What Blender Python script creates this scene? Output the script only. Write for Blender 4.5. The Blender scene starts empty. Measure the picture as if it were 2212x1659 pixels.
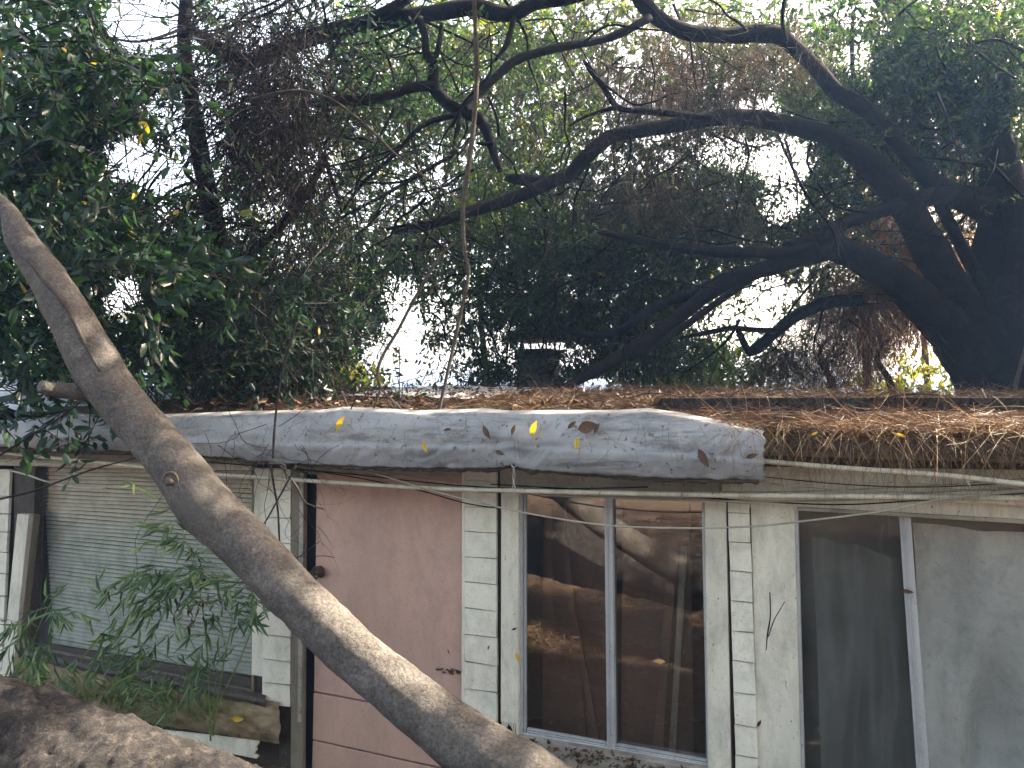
import bpy, bmesh, math, random
import numpy as np
from mathutils import Vector, noise
random.seed(7); rng = np.random.default_rng(7)
R = math.radians
S = bpy.context.scene
# ------------------------------------------------------------------ camera
EYE = Vector((0, 0, 2.0)); PITCH = R(1.8); FP = 1659.0
cam = bpy.data.objects.new('camera', bpy.data.cameras.new('camera'))
S.collection.objects.link(cam); S.camera = cam
cam.location = EYE; cam.rotation_euler = (R(90) + PITCH, 0, 0)
cam.data.lens = 27; cam.data.sensor_width = 36; cam.data.clip_end = 2000; cam.data.clip_start = 0.05
# ------------------------------------------------------------------ world, sun, exposure
SUN_AZ, SUN_EL = R(70), R(40)            # azimuth to the right of +Y
SUND = Vector((math.sin(SUN_AZ)*math.cos(SUN_EL), math.cos(SUN_AZ)*math.cos(SUN_EL), math.sin(SUN_EL)))
W = bpy.data.worlds.new('World'); S.world = W; W.use_nodes = True
nt = W.node_tree; sky = nt.nodes.new('ShaderNodeTexSky'); sky.sky_type = 'NISHITA'
sky.sun_disc = False; sky.sun_elevation = SUN_EL; sky.sun_rotation = SUN_AZ
sky.dust_density = 5; sky.air_density = 1.0
tnt = nt.nodes.new('ShaderNodeMixRGB'); tnt.blend_type = 'MULTIPLY'; tnt.inputs[0].default_value = 1; tnt.inputs[2].default_value = (1.20, .96, .74, 1)
nt.links.new(sky.outputs[0], tnt.inputs[1]); bg = nt.nodes['Background']; nt.links.new(tnt.outputs[0], bg.inputs[0]); bg.inputs[1].default_value = 0.15
sl = bpy.data.lights.new('sun', 'SUN'); sl.energy = 4.6; sl.angle = R(0.6); sl.color = (1.0, 0.86, 0.68)
so = bpy.data.objects.new('sun', sl); S.collection.objects.link(so); so.location = (20, 12, 30)
so.rotation_euler = (-SUND).to_track_quat('-Z', 'Y').to_euler()
S.view_settings.view_transform = 'Standard'; S.view_settings.look = 'None'
S.view_settings.exposure = 3.15; S.view_settings.gamma = 1.0
# ------------------------------------------------------------------ geometry helpers
_f = Vector((0, math.cos(PITCH), math.sin(PITCH))); _u = Vector((0, -math.sin(PITCH), math.cos(PITCH)))
def ray(u, v): return Vector((1, 0, 0))*((u-1106)/FP) + _f + _u*((829.5-v)/FP)
def P(u, v, d):
    r = ray(u, v); return EYE + r*(d/r.y)
TH = R(23.5); N = Vector((math.sin(TH), math.cos(TH), 0)); T = Vector((math.cos(TH), -math.sin(TH), 0)); D0 = 3.8*math.cos(TH)
def F(u, v, off=0.0):
    r = ray(u, v); return EYE + r*((D0-off)/N.dot(r))
def A(a, off, z):            # metres along the facade, offset toward camera, height
    return T*a + N*(D0-off) + Vector((0, 0, z))
def acoord(u, off=0): return F(u, 880, off).dot(T)
def wloc(o):
    l = Vector((0, 0, 0))
    while o is not None: l += o.location; o = o.parent
    return l
def set_tags(o, label=None, cat=None, group=None, kind=None):
    if label: o['label'] = label
    if cat: o['category'] = cat
    if group: o['group'] = group
    if kind: o['kind'] = kind
    return o
def thing(name, label, cat, loc, group=None):
    o = bpy.data.objects.new(name, None); o.empty_display_size = .1
    S.collection.objects.link(o); o.location = Vector(loc)
    return set_tags(o, label, cat, group)
def obj(name, verts, faces, mat, parent=None, smooth=False, attr=None, bevel=0):
    v = np.array([tuple(p) for p in verts] if not isinstance(verts, np.ndarray) else verts, dtype=np.float64)
    if parent is not None: loc = Vector((0, 0, 0)); base = wloc(parent)
    else:
        loc = Vector((float(v[:,0].mean()), float(v[:,1].mean()), float(v[:,2].min()))); base = loc
    v = v - np.array(tuple(base))
    me = bpy.data.meshes.new(name)
    if isinstance(faces, np.ndarray):
        n, k = faces.shape
        me.vertices.add(len(v)); me.vertices.foreach_set('co', v.astype(np.float32).ravel())
        me.loops.add(n*k); me.loops.foreach_set('vertex_index', faces.astype(np.int32).ravel())
        me.polygons.add(n); me.polygons.foreach_set('loop_start', np.arange(0, n*k, k, dtype=np.int32))
        me.update(calc_edges=True)
    else:
        me.from_pydata([tuple(p) for p in v], [], faces)
    if attr is not None:
        at = me.attributes.new('rnd', 'FLOAT', 'POINT'); at.data.foreach_set('value', np.asarray(attr, dtype=np.float32))
    if smooth: me.polygons.foreach_set('use_smooth', [True]*len(me.polygons))
    me.materials.append(mat); me.validate(); me.update()
    o = bpy.data.objects.new(name, me); S.collection.objects.link(o)
    if parent is not None: o.parent = parent
    else: o.location = loc
    if bevel:
        b = o.modifiers.new('bevel', 'BEVEL'); b.width = bevel; b.segments = 2; b.limit_method = 'ANGLE'
    return o
class MB:
    def __init__(s): s.v = []; s.f = []; s.a = []
    def add(s, vs, fs, a=0.0):
        n = len(s.v); s.v += [Vector(p) for p in vs]; s.f += [tuple(i+n for i in f) for f in fs]; s.a += [a]*len(vs); return s
    def hexa(s, front, back, a=0.0):      # two quads (same order)
        return s.add(list(front)+list(back), [(0,1,2,3),(7,6,5,4),(0,4,5,1),(1,5,6,2),(2,6,7,3),(3,7,4,0)], a)
    def slab(s, q, off, th, a=0.0):       # q: 4 image points on the facade plane, th thickness going inward
        fr = [F(x, y, off) for x, y in q]; return s.hexa(fr, [p+N*th for p in fr], a)
    def box(s, c, ax, ay, az, a=0.0):     # centre + three half vectors
        c = Vector(c); fr = [c-ax-ay-az, c+ax-ay-az, c+ax-ay+az, c-ax-ay+az]
        return s.hexa(fr, [p+ay*2 for p in fr], a)
    def beam(s, p, q, w, h, up=Vector((0,0,1)), a=0.0):
        p, q = Vector(p), Vector(q); d = (q-p); L = d.length/2; d.normalize()
        sd = d.cross(up).normalized(); u2 = sd.cross(d).normalized()
        return s.box((p+q)/2, d*L, sd*(w/2), u2*(h/2), a)
    def tube(s, pts, rads, sides=8, sub=4, rough=0.0, freq=8.0, a=0.0, seed=0, cap=True):
        pts = [Vector(p) for p in pts]; n = len(pts); cp, cr = [], []
        for i in range(n-1):
            p0 = pts[max(i-1, 0)]; p1 = pts[i]; p2 = pts[i+1]; p3 = pts[min(i+2, n-1)]
            for k in range(sub):
                t = k/sub; t2 = t*t; t3 = t2*t
                cp.append(0.5*((2*p1)+(p2-p0)*t+(2*p0-5*p1+4*p2-p3)*t2+(3*p1-p0-3*p2+p3)*t3))
                cr.append(rads[i]*(1-t)+rads[i+1]*t)
        cp.append(pts[-1]); cr.append(rads[-1])
        base = len(s.v); ref = Vector((0.31, 0.2, 0.93)); m = len(cp)
        for i, (c, r) in enumerate(zip(cp, cr)):
            d = (cp[min(i+1, m-1)]-cp[max(i-1, 0)])
            if d.length < 1e-9: d = Vector((0, 0, 1))
            d.normalize(); x = d.cross(ref)
            if x.length < .05: x = d.cross(Vector((1, 0, 0)))
            x.normalize(); ref = x.cross(d); y = ref
            for j in range(sides):
                an = 2*math.pi*j/sides; dr = x*math.cos(an)+y*math.sin(an)
                rr = r
                if rough: rr = r*(1+rough*noise.noise((c+dr*r)*freq+Vector((seed, 0, 0)))+rough*.5*noise.noise((c+dr*r)*freq*3.1))
                s.v.append(c+dr*rr); s.a.append(a)
        for i in range(m-1):
            for j in range(sides):
                j2 = (j+1) % sides
                s.f.append((base+i*sides+j, base+i*sides+j2, base+(i+1)*sides+j2, base+(i+1)*sides+j))
        if cap:
            s.f.append(tuple(base+j for j in reversed(range(sides)))); s.f.append(tuple(base+(m-1)*sides+j for j in range(sides)))
        return s
    def grid(s, nu, nv, fn, a=0.0):
        b = len(s.v)
        for i in range(nu+1):
            for j in range(nv+1): s.v.append(Vector(fn(i/nu, j/nv))); s.a.append(a)
        for i in range(nu):
            for j in range(nv):
                q = b+i*(nv+1)+j; s.f.append((q, q+nv+1, q+nv+2, q+1))
        return s
    def build(s, name, mat, parent=None, smooth=False, bevel=0, attr=False):
        o = obj(name, s.v, s.f, mat, parent, smooth, s.a if attr else None, bevel)
        b = bmesh.new(); b.from_mesh(o.data); bmesh.ops.recalc_face_normals(b, faces=b.faces); b.to_mesh(o.data); b.free()
        return o
# ------------------------------------------------------------------ materials
def srgb(h):
    return tuple(((int(h[i:i+2], 16)/255+.055)/1.055)**2.4 if int(h[i:i+2], 16) > 10 else int(h[i:i+2], 16)/255/12.92 for i in (0, 2, 4))+(1,)
def newmat(name):
    m = bpy.data.materials.new(name); m.use_nodes = True; t = m.node_tree; return m, t, t.nodes['Principled BSDF'], t.nodes['Material Output']
def tcoord(t, scale):
    g = t.nodes.new('ShaderNodeNewGeometry'); mp = t.nodes.new('ShaderNodeMapping'); mp.inputs['Scale'].default_value = scale
    t.links.new(g.outputs['Position'], mp.inputs['Vector']); return mp.outputs[0]
def nz(t, scale, detail=4, rough=.6, stretch=(1,1,1), dist=0.0):
    n = t.nodes.new('ShaderNodeTexNoise'); n.inputs['Scale'].default_value = scale; n.inputs['Detail'].default_value = detail
    n.inputs['Roughness'].default_value = rough; n.inputs['Distortion'].default_value = dist
    t.links.new(tcoord(t, stretch), n.inputs['Vector']); return n.outputs['Fac']
def ramp(t, fac, stops):
    r = t.nodes.new('ShaderNodeValToRGB'); e = r.color_ramp.elements
    while len(e) < len(stops): e.new(.5)
    for i, (p, c) in enumerate(stops): e[i].position = p; e[i].color = c if len(c) == 4 else tuple(c)+(1,)
    t.links.new(fac, r.inputs[0]); return r.outputs[0]
def mix(t, fac, a, b, mode='MIX'):
    m = t.nodes.new('ShaderNodeMixRGB'); m.blend_type = mode
    for i, x in ((0, fac), (1, a), (2, b)):
        if isinstance(x, (float, int)): m.inputs[i].default_value = x
        elif isinstance(x, tuple): m.inputs[i].default_value = x if len(x) == 4 else x+(1,)
        else: t.links.new(x, m.inputs[i])
    return m.outputs[0]
def bump(t, b, h, strength=.4, dist=.01):
    n = t.nodes.new('ShaderNodeBump'); n.inputs['Strength'].default_value = strength; n.inputs['Distance'].default_value = dist
    t.links.new(h, n.inputs['Height']); t.links.new(n.outputs[0], b.inputs['Normal'])
def g(x): return (x, x, x)
def m_paint(name, base, dirt, amount=.5, grain=(1,1,1), chip=.62, chipcol=(.09,.075,.055)):
    m, t, b, o = newmat(name)
    big = ramp(t, nz(t, 2.3, 6, .65, (1,1,.35)), [(.38, g(0)), (.68, g(1))])
    c = mix(t, big, base, tuple(x*.78 for x in base))
    st = ramp(t, nz(t, 14, 8, .7, grain), [(.48, g(0)), (.7, g(1))])
    c = mix(t, mix(t, amount, g(0), st), c, dirt)
    gm = ramp(t, nz(t, 5, 9, .8, (1,1,.5), .5), [(.5, g(0)), (.75, g(1))]); c = mix(t, mix(t, min(1, amount*1.1), g(0), gm), c, tuple(x*.55 for x in dirt))
    sp = ramp(t, nz(t, 130, 4, .6), [(.63, g(0)), (.69, g(1))]); c = mix(t, mix(t, .7, g(0), sp), c, chipcol)
    ch = ramp(t, nz(t, 55, 6, .65, (1,1,.6)), [(chip, g(0)), (chip+.04, g(1))])
    c = mix(t, ch, c, chipcol); t.links.new(c, b.inputs['Base Color']); b.inputs['Roughness'].default_value = .7
    bump(t, b, nz(t, 60, 6, .7, grain), .5, .004); return m
M = {}
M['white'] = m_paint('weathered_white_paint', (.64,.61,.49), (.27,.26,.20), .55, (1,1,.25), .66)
M['shingle'] = m_paint('weathered_white_shingle', (.66,.63,.51), (.29,.28,.22), .45, (1,1,1), .67)
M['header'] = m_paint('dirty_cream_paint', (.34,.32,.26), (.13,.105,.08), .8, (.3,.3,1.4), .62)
M['pink'] = m_paint('dusty_pink_paint', (.48,.305,.235), (.33,.22,.17), .45, (1,1,.6), .685, (.08,.045,.03))
M['post'] = m_paint('bare_greyed_timber', (.20,.165,.12), (.07,.055,.04), .8, (1,1,.08), .6)
M['darkwood'] = m_paint('rotten_dark_timber', (.055,.042,.03), (.015,.012,.01), .8, (.3,.3,.3), .6, (.12,.09,.06))
M['alu'] = m_paint('dull_aluminium', (.40,.40,.39), (.2,.2,.18), .5, (1,1,.2), .66)
M['conduit'] = m_paint('painted_conduit', (.58,.55,.43), (.16,.13,.08), .6, (1,1,1), .62)
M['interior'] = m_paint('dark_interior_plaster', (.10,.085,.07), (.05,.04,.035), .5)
M['card'] = m_paint('brown_board', (.115,.055,.034), (.08,.04,.025), .5, (1,1,.5), .7)
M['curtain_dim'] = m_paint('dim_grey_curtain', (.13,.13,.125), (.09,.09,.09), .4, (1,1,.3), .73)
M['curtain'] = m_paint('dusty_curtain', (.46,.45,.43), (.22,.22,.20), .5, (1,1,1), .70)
M['stucco'] = m_paint('old_rendered_masonry', (.30,.26,.23), (.14,.11,.09), .6, (1,1,1), .64)
def m_moss():
    m, t, b, o = newmat('mossy_rotten_board')
    c = ramp(t, nz(t, 5, 8, .7, (1,1,2.2)), [(.3, (.05,.04,.02)), (.47, (.20,.14,.075)), (.62, (.28,.215,.13))])
    gr = ramp(t, nz(t, 3.2, 5, .6), [(.42, g(0)), (.62, g(1))]); c = mix(t, mix(t, .75, g(0), gr), c, (.075,.085,.02))
    t.links.new(c, b.inputs['Base Color']); b.inputs['Roughness'].default_value = .95
    bump(t, b, nz(t, 40, 8, .75), .8, .01); return m
M['moss'] = m_moss()
def m_bark(name, c1, c2, c3, scale=9, st=.9, patches=None):
    m, t, b, o = newmat(name)
    c = ramp(t, nz(t, scale, 10, .72, (1,1,1), .6), [(.3, c1), (.5, c2), (.7, c3)])
    fine = ramp(t, nz(t, scale*9, 6, .75), [(.38, g(.5)), (.62, g(1.3))]); c = mix(t, .75, c, mix(t, 1.0, c, fine, 'MULTIPLY'))
    if patches:
        pf = ramp(t, nz(t, 3.1, 5, .6), [(.55, g(0)), (.66, g(1))]); c = mix(t, mix(t, .6, g(0), pf), c, patches)
    t.links.new(c, b.inputs['Base Color']); b.inputs['Roughness'].default_value = .92; b.inputs['Specular IOR Level'].default_value = .08
    bump(t, b, nz(t, scale*5, 10, .75, (1,1,1), .4), st, .02); return m
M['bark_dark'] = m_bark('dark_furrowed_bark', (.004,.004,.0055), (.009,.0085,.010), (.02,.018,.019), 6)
M['bark_lean'] = m_bark('grey_brown_smooth_bark', (.080,.074,.068), (.130,.120,.110), (.20,.187,.172), 10, 1.0, (.12,.116,.105))
M['bark_log'] = m_bark('rough_grey_log_bark', (.018,.018,.0185), (.05,.047,.046), (.13,.115,.102), 26, 1.0, (.045,.045,.05))
M['bark_grey'] = m_bark('pale_grey_branch_bark', (.04,.036,.031), (.07,.062,.053), (.12,.105,.088), 14, .6)
M['twig'] = m_bark('brown_twig', (.014,.012,.013), (.026,.022,.022), (.05,.042,.038), 20, .3)
def m_leaf(name, stops, trans=.4, rough=.38, tint=(1.5,1.7,.5)):
    m, t, b, o = newmat(name)
    a = t.nodes.new('ShaderNodeAttribute'); a.attribute_name = 'rnd'
    c = ramp(t, a.outputs['Fac'], stops); c = mix(t, .35, c, mix(t, 1.0, c, ramp(t, nz(t, 30, 3), [(.3, g(.5)), (.7, g(1.4))]), 'MULTIPLY'))
    t.links.new(c, b.inputs['Base Color']); b.inputs['Roughness'].default_value = rough; b.inputs['Specular IOR Level'].default_value = .28
    tr = t.nodes.new('ShaderNodeBsdfTranslucent'); t.links.new(mix(t, 1.0, c, tint, 'MULTIPLY'), tr.inputs[0])
    mx = t.nodes.new('ShaderNodeMixShader'); mx.inputs[0].default_value = trans
    t.links.new(b.outputs[0], mx.inputs[1]); t.links.new(tr.outputs[0], mx.inputs[2]); t.links.new(mx.outputs[0], o.inputs['Surface'])
    return m
M['leaf_main'] = m_leaf('dark_evergreen_leaf', [(0, (.016,.034,.018)), (.6, (.032,.060,.025)), (.9, (.07,.10,.028)), (1, (.24,.18,.03))], .5)
M['leaf_left'] = m_leaf('blue_green_broad_leaf', [(0, (.012,.032,.027)), (.7, (.023,.052,.036)), (.93, (.05,.085,.035)), (1, (.32,.24,.04))], .35)
M['leaf_yellow'] = m_leaf('yellow_green_leaf', [(0, (.040,.062,.010)), (.6, (.105,.108,.014)), (1, (.28,.18,.022))], .5)
M['leaf_far'] = m_leaf('mid_green_leaf', [(0, (.04,.08,.04)), (.7, (.07,.13,.05)), (1, (.16,.20,.05))])
M['leaf_dead'] = m_leaf('dead_brown_foliage', [(0, (.035,.030,.026)), (.6, (.075,.060,.046)), (1, (.20,.13,.07))], .3, .8, (1.4,1.1,.8))
M['leaf_gold'] = m_leaf('golden_brown_dead_foliage', [(0, (.05,.035,.022)), (.5, (.15,.095,.045)), (1, (.45,.28,.09))], .45, .7, (1.4,1.1,.7))
M['bamboo'] = m_leaf('bamboo_leaf', [(0, (.04,.085,.045)), (.5, (.10,.17,.075)), (1, (.23,.30,.11))], .3)
M['needle'] = m_leaf('dry_pine_needle', [(0, (.025,.014,.009)), (.5, (.075,.043,.025)), (.85, (.17,.11,.06)), (1, (.33,.24,.14))], .15, .6, (1.2,.9,.7))
M['fallen_yellow'] = m_leaf('fallen_yellow_leaf', [(0, (.50,.30,.03)), (1, (.62,.42,.05))], .3)
M['fallen_brown'] = m_leaf('fallen_brown_leaf', [(0, (.03,.02,.014)), (1, (.12,.065,.035))], .1)
def m_tarp():
    m, t, b, o = newmat('grey_white_roof_membrane')
    c = ramp(t, nz(t, 2.2, 7, .65, (1,1,2.5)), [(.3, (.15,.16,.165)), (.5, (.25,.262,.27)), (.75, (.34,.35,.355))])
    s2 = ramp(t, nz(t, 5.5, 10, .75, (1,1,1.3), .8), [(.55, g(0)), (.66, g(1))]); c = mix(t, mix(t, .45, g(0), s2), c, (.08,.075,.065))
    s3 = ramp(t, nz(t, 9, 6, .7, (1,1,.25), .2), [(.5, g(0)), (.8, g(1))]); c = mix(t, mix(t, .3, g(0), s3), c, (.13,.125,.11))
    st = ramp(t, nz(t, 3, 9, .78, (.6,.6,4.5), .3), [(.53, g(0)), (.66, g(1))]); c = mix(t, mix(t, .75, g(0), st), c, (.06,.055,.05))
    sp = ramp(t, nz(t, 32, 6, .7), [(.60, g(0)), (.66, g(1))]); c = mix(t, sp, c, (.06,.05,.04))
    t.links.new(c, b.inputs['Base Color']); b.inputs['Roughness'].default_value = .55
    bump(t, b, nz(t, 18, 8, .65, (1,1,1.6)), .35, .012); return m
M['tarp'] = m_tarp()
def m_plain(name, col, rough=.6, metal=0.0):
    m, t, b, o = newmat(name); c = mix(t, ramp(t, nz(t, 12, 6, .65), [(.35, g(0)), (.7, g(1))]), col, tuple(x*.6 for x in col))
    t.links.new(c, b.inputs['Base Color']); b.inputs['Roughness'].default_value = rough; b.inputs['Metallic'].default_value = metal; return m
M['plastic'] = m_plain('white_plastic_sheet', (.62,.66,.72), .35)
M['slat'] = m_plain('blind_slat', (.35,.37,.31), .6)
M['rust'] = m_plain('rusty_iron', (.10,.065,.045), .7, .6)
M['steel'] = m_plain('dull_steel', (.45,.45,.44), .35, .9)
M['cable'] = m_plain('weathered_cable', (.36,.34,.26), .6)
M['black'] = m_plain('black_void_fill', (.006,.006,.008), .9)
def m_ground():
    m, t, b, o = newmat('leaf_litter_ground')
    c = ramp(t, nz(t, 12, 10, .75), [(.3, (.03,.02,.012)), (.5, (.09,.06,.035)), (.7, (.20,.13,.07))])
    t.links.new(c, b.inputs['Base Color']); b.inputs['Roughness'].default_value = .95; bump(t, b, nz(t, 40, 8, .7), 1, .03); return m
M['ground'] = m_ground()
def m_roof():
    m, t, b, o = newmat('needle_covered_roofing')
    c = ramp(t, nz(t, 16, 10, .78, (1,1,3), .8), [(.3, (.018,.012,.008)), (.5, (.055,.033,.02)), (.7, (.11,.068,.037))])
    t.links.new(c, b.inputs['Base Color']); b.inputs['Roughness'].default_value = .95; bump(t, b, nz(t, 60, 8, .7), 1, .03); return m
M['roof'] = m_roof()
def m_glass(name, dirt=.035, dcol=(.35,.36,.33), refl=1.5):
    m, t, b, o = newmat(name); t.nodes.remove(b)
    tr = t.nodes.new('ShaderNodeBsdfTransparent'); tr.inputs[0].default_value = (.95,.96,.95,1)
    gl = t.nodes.new('ShaderNodeBsdfGlossy'); gl.inputs['Roughness'].default_value = .015
    df = t.nodes.new('ShaderNodeBsdfDiffuse'); df.inputs[0].default_value = dcol+(1,)
    fr = t.nodes.new('ShaderNodeFresnel'); fr.inputs[0].default_value = refl
    ge = t.nodes.new('ShaderNodeNewGeometry'); ff = t.nodes.new('ShaderNodeMath'); ff.operation = 'SUBTRACT'; ff.inputs[0].default_value = 1; t.links.new(ge.outputs['Backfacing'], ff.inputs[1])
    def front(x):
        q = t.nodes.new('ShaderNodeMath'); q.operation = 'MULTIPLY'; t.links.new(x, q.inputs[0]); t.links.new(ff.outputs[0], q.inputs[1]); return q.outputs[0]
    m1 = t.nodes.new('ShaderNodeMixShader'); m2 = t.nodes.new('ShaderNodeMixShader')
    t.links.new(front(fr.outputs[0]), m1.inputs[0]); t.links.new(tr.outputs[0], m1.inputs[1]); t.links.new(gl.outputs[0], m1.inputs[2])
    d = ramp(t, nz(t, 3.5, 7, .65, (1,1,.6)), [(.3, g(dirt*.4)), (.75, g(dirt*2.2))])
    t.links.new(front(d), m2.inputs[0]); t.links.new(m1.outputs[0], m2.inputs[1]); t.links.new(df.outputs[0], m2.inputs[2])
    t.links.new(m2.outputs[0], o.inputs['Surface']); return m
M['glass'] = m_glass('dusty_window_glass'); M['glass_mirror'] = m_glass('reflective_window_glass', .015, refl=2.7); M['glass_dusty'] = m_glass('very_dusty_window_glass', .09)
# ------------------------------------------------------------------ ground
def gz(x, y):
    off = D0 - (x*N.x + y*N.y)                     # distance in front of the facade
    h = 0.42*min(1, max(0, (off-.5)/2.2)) if off > 0 else 0
    r = math.hypot(x, y)
    h += .05*noise.noise(Vector((x*.8, y*.8, 0)))*(1 if r < 12 else .3)
    return h - .02
mb = MB()
def gf(i, j):
    def w(t): t = t*2-1; return math.copysign(abs(t)**3.2, t)*400
    x, y = w(i), w(j)+2
    return (x, y, gz(x, y))
mb.grid(150, 150, gf); mb.build('ground', M['ground'], smooth=True)['kind'] = 'structure'
# ------------------------------------------------------------------ house
AL, AR = acoord(-420), acoord(2900)
house = thing('weathered_house', 'low white shingled house with pink door and rusty needle-covered roof', 'house', A(0, 0, 0))
def eave_z(a):   # sagging roofline along the facade
    t = (a-acoord(0))/(acoord(2212)-acoord(0)); return 1.962 - .055*max(0, min(1.3, t))
def ridge_z(a):
    t = (a-acoord(0))/(acoord(2212)-acoord(0)); return 2.235 - .15*max(-.2, min(1.3, t))
EO = .30
def roofpt(a, off, lift=0):
    k = (EO-off)/(EO+3.0); k2 = min(k, 1)
    z = eave_z(a)+(ridge_z(a)-eave_z(a))*k2 - max(0, k-1)*.35
    return A(a, off, z+lift)
mb = MB()
NA = 120
def rf(i, j):
    a = AL+(AR-AL)*i; off = EO-j*5.2
    p = roofpt(a, off); return p+Vector((0, 0, .018*noise.noise(p*4)+.012*noise.noise(p*11)))
mb.grid(NA, 60, rf)
roof = mb.build('roof', M['roof'], house, smooth=True)
mb = MB()
for (a0, a1) in ((AL, AR),):                         # roof underside and boards
    fr = [A(a0, EO, eave_z(a0)-.03), A(a1, EO, eave_z(a1)-.03), A(a1, EO, eave_z(a1)-.075), A(a0, EO, eave_z(a0)-.075)]
    bk = [A(a0, -3, ridge_z(a0)-.06), A(a1, -3, ridge_z(a1)-.06), A(a1, -3, ridge_z(a1)-.10), A(a0, -3, ridge_z(a0)-.10)]
    mb.hexa(fr, bk)
mb.build('roof_deck', M['darkwood'], house)
mb = MB()                                           # shell: sides, back, floor, partitions
def wallbox(a0, a1, o0, o1, z0, z1): mb.hexa([A(a0,o0,z0),A(a1,o0,z0),A(a1,o0,z1),A(a0,o0,z1)], [A(a0,o1,z0),A(a1,o1,z0),A(a1,o1,z1),A(a0,o1,z1)])
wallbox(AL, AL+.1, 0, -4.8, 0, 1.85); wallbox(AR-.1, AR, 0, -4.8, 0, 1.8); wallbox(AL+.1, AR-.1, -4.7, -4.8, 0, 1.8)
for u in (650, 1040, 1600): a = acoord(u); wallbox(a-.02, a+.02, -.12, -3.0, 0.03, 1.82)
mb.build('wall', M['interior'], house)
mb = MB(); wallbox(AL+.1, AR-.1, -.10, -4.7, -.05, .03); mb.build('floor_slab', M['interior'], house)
def part(name, q, off, th, mat, parent=None, bevel=.003):
    m_ = MB(); m_.slab(q, off, th); return m_.build(name, M[mat], parent or house, bevel=bevel)
# headers and plain wall zones (slabs a little behind the trims)
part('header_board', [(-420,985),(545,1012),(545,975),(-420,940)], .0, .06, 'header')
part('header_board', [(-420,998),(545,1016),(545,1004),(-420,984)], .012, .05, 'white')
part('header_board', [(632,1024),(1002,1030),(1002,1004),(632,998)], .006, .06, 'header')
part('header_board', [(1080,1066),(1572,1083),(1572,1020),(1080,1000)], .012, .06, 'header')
part('header_board', [(1572,1094),(2900,1162),(2900,1098),(1572,1066)], .014, .06, 'white')
for k_ in range(4):
    yl, yr = 1062-k_*15, 1100-k_*26
    part('lap_board', [(1560,yl),(2900,yr+26),(2900,yr-1),(1560,yl-15)], .040-.004*(k_ % 2)+.006*k_, .03, 'white')
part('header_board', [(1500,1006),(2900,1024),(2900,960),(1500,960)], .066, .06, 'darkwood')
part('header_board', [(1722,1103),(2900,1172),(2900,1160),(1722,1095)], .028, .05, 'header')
# fascia beam at right under needles
part('fascia_board', [(1640,984),(2900,1022),(2900,965),(1640,940)], EO-.05, .03, 'post')
part('fascia_board', [(-500,962),(1640,1022),(1640,925),(-500,915)], EO-.06, .03, 'darkwood')
# white columns
def shingles(name, xt0, xt1, xb0, xb1, ytop, ybot, cuts, off=.02, slope=0.09):
    m_ = MB(); ys = [ytop]+cuts+[ybot]
    for i in range(len(ys)-1):
        def xl(y): k = (y-ytop)/(ybot-ytop); return xt0+(xb0-xt0)*k
        def xr(y): k = (y-ytop)/(ybot-ytop); return xt1+(xb1-xt1)*k
        y0, y1 = ys[i]+1, ys[i+1]; sl_ = (y1-882)*2.4e-4*(xt1-xt0)*random.uniform(.6, 1.3); s0 = (y0-882)*2.4e-4*(xt1-xt0)
        j = random.uniform(-1.2, 1.2)
        fr = [F(xl(y1)+j, y1-sl_/2, off+.016), F(xr(y1)+j, y1+sl_/2, off+.016+random.uniform(-.003,.004)), F(xr(y0), y0+s0/2, off+.004), F(xl(y0), y0-s0/2, off+.004)]
        m_.hexa(fr, [p+N*.02 for p in fr])
    return m_.build(name, M['shingle'], house, bevel=.0015)
# far left
shingles('shingle_siding', -60, 22, -90, 2, 1012, 1470, [1070,1108,1147,1190,1236,1284,1335,1390,1440])
part('corner_board', [(2,1462),(26,1464),(62,1112),(37,1110)], .05, .045, 'white')
part('wall_post', [(27,1700),(58,1705),(76,1006),(30,1004)], .0, .06, 'darkwood')
part('wall_post', [(26,1464),(34,1466),(72,1114),(62,1112)], .046, .05, 'post')
part('wall_panel', [(-420,1800),(30,1810),(30,1440),(-420,1420)], -.01, .05, 'darkwood')
# column between window one and the door
part('corner_board', [(543,1458),(572,1463),(574,1012),(549,1010)], .012, .04, 'white')
shingles('shingle_siding', 572, 628, 566, 626, 1010, 1524, [1058,1118,1172,1228,1320,1373,1426,1476], .022)
part('door_frame', [(627,1700),(653,1703),(657,1020),(631,1016)], .03, .03, 'post')
part('door_frame', [(642,1560),(650,1561),(655,1022),(647,1021)], .036, .02, 'header')
part('recess_shade', [(600,1720),(700,1730),(700,1016),(600,1016)], -.035, .02, 'black')  # black strip painted in as the shade of the jamb gap
# pink door
door = part('pink_door', [(678,1493),(997,1552),(997,1026),(684,1024)], -.012, .04, 'pink')
door['label'] = 'dusty pink flush door panel'
part('door_plank', [(675,1597),(997,1668),(997,1556),(677,1497)], -.010, .04, 'pink', door, .004)
part('door_plank', [(672,1700),(997,1790),(997,1672),(675,1600)], -.014, .04, 'pink', door, .004)
mb = MB(); c = F(692, 1235, .01)
for rr, th in ((.034, .006), (.016, .03)):
    mb.tube([c, c-N*th], [rr, rr*.85], 16, 1)
pts = [c-N*.03+(T*math.cos(k*.7)+Vector((0,0,1))*math.sin(k*.7))*.030 for k in range(8)]; mb.tube(pts, [.006]*8, 6, 2)
mb.tube([c-N*.028, c-N*.03-T*.05+Vector((0,0,.004))], [.005, .004], 6, 1)
h_ = mb.build('door_handle', M['rust'], door, smooth=True)
mb = MB(); c = F(968, 1449, -.008)
for i in range(26):
    p = c+T*random.uniform(-.07, .07)+Vector((0, 0, random.gauss(0, .008))); s_ = random.uniform(.002, .007)
    mb.box(p-N*.003, T*s_, N*.003, Vector((0, 0, s_*.6)))
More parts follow.
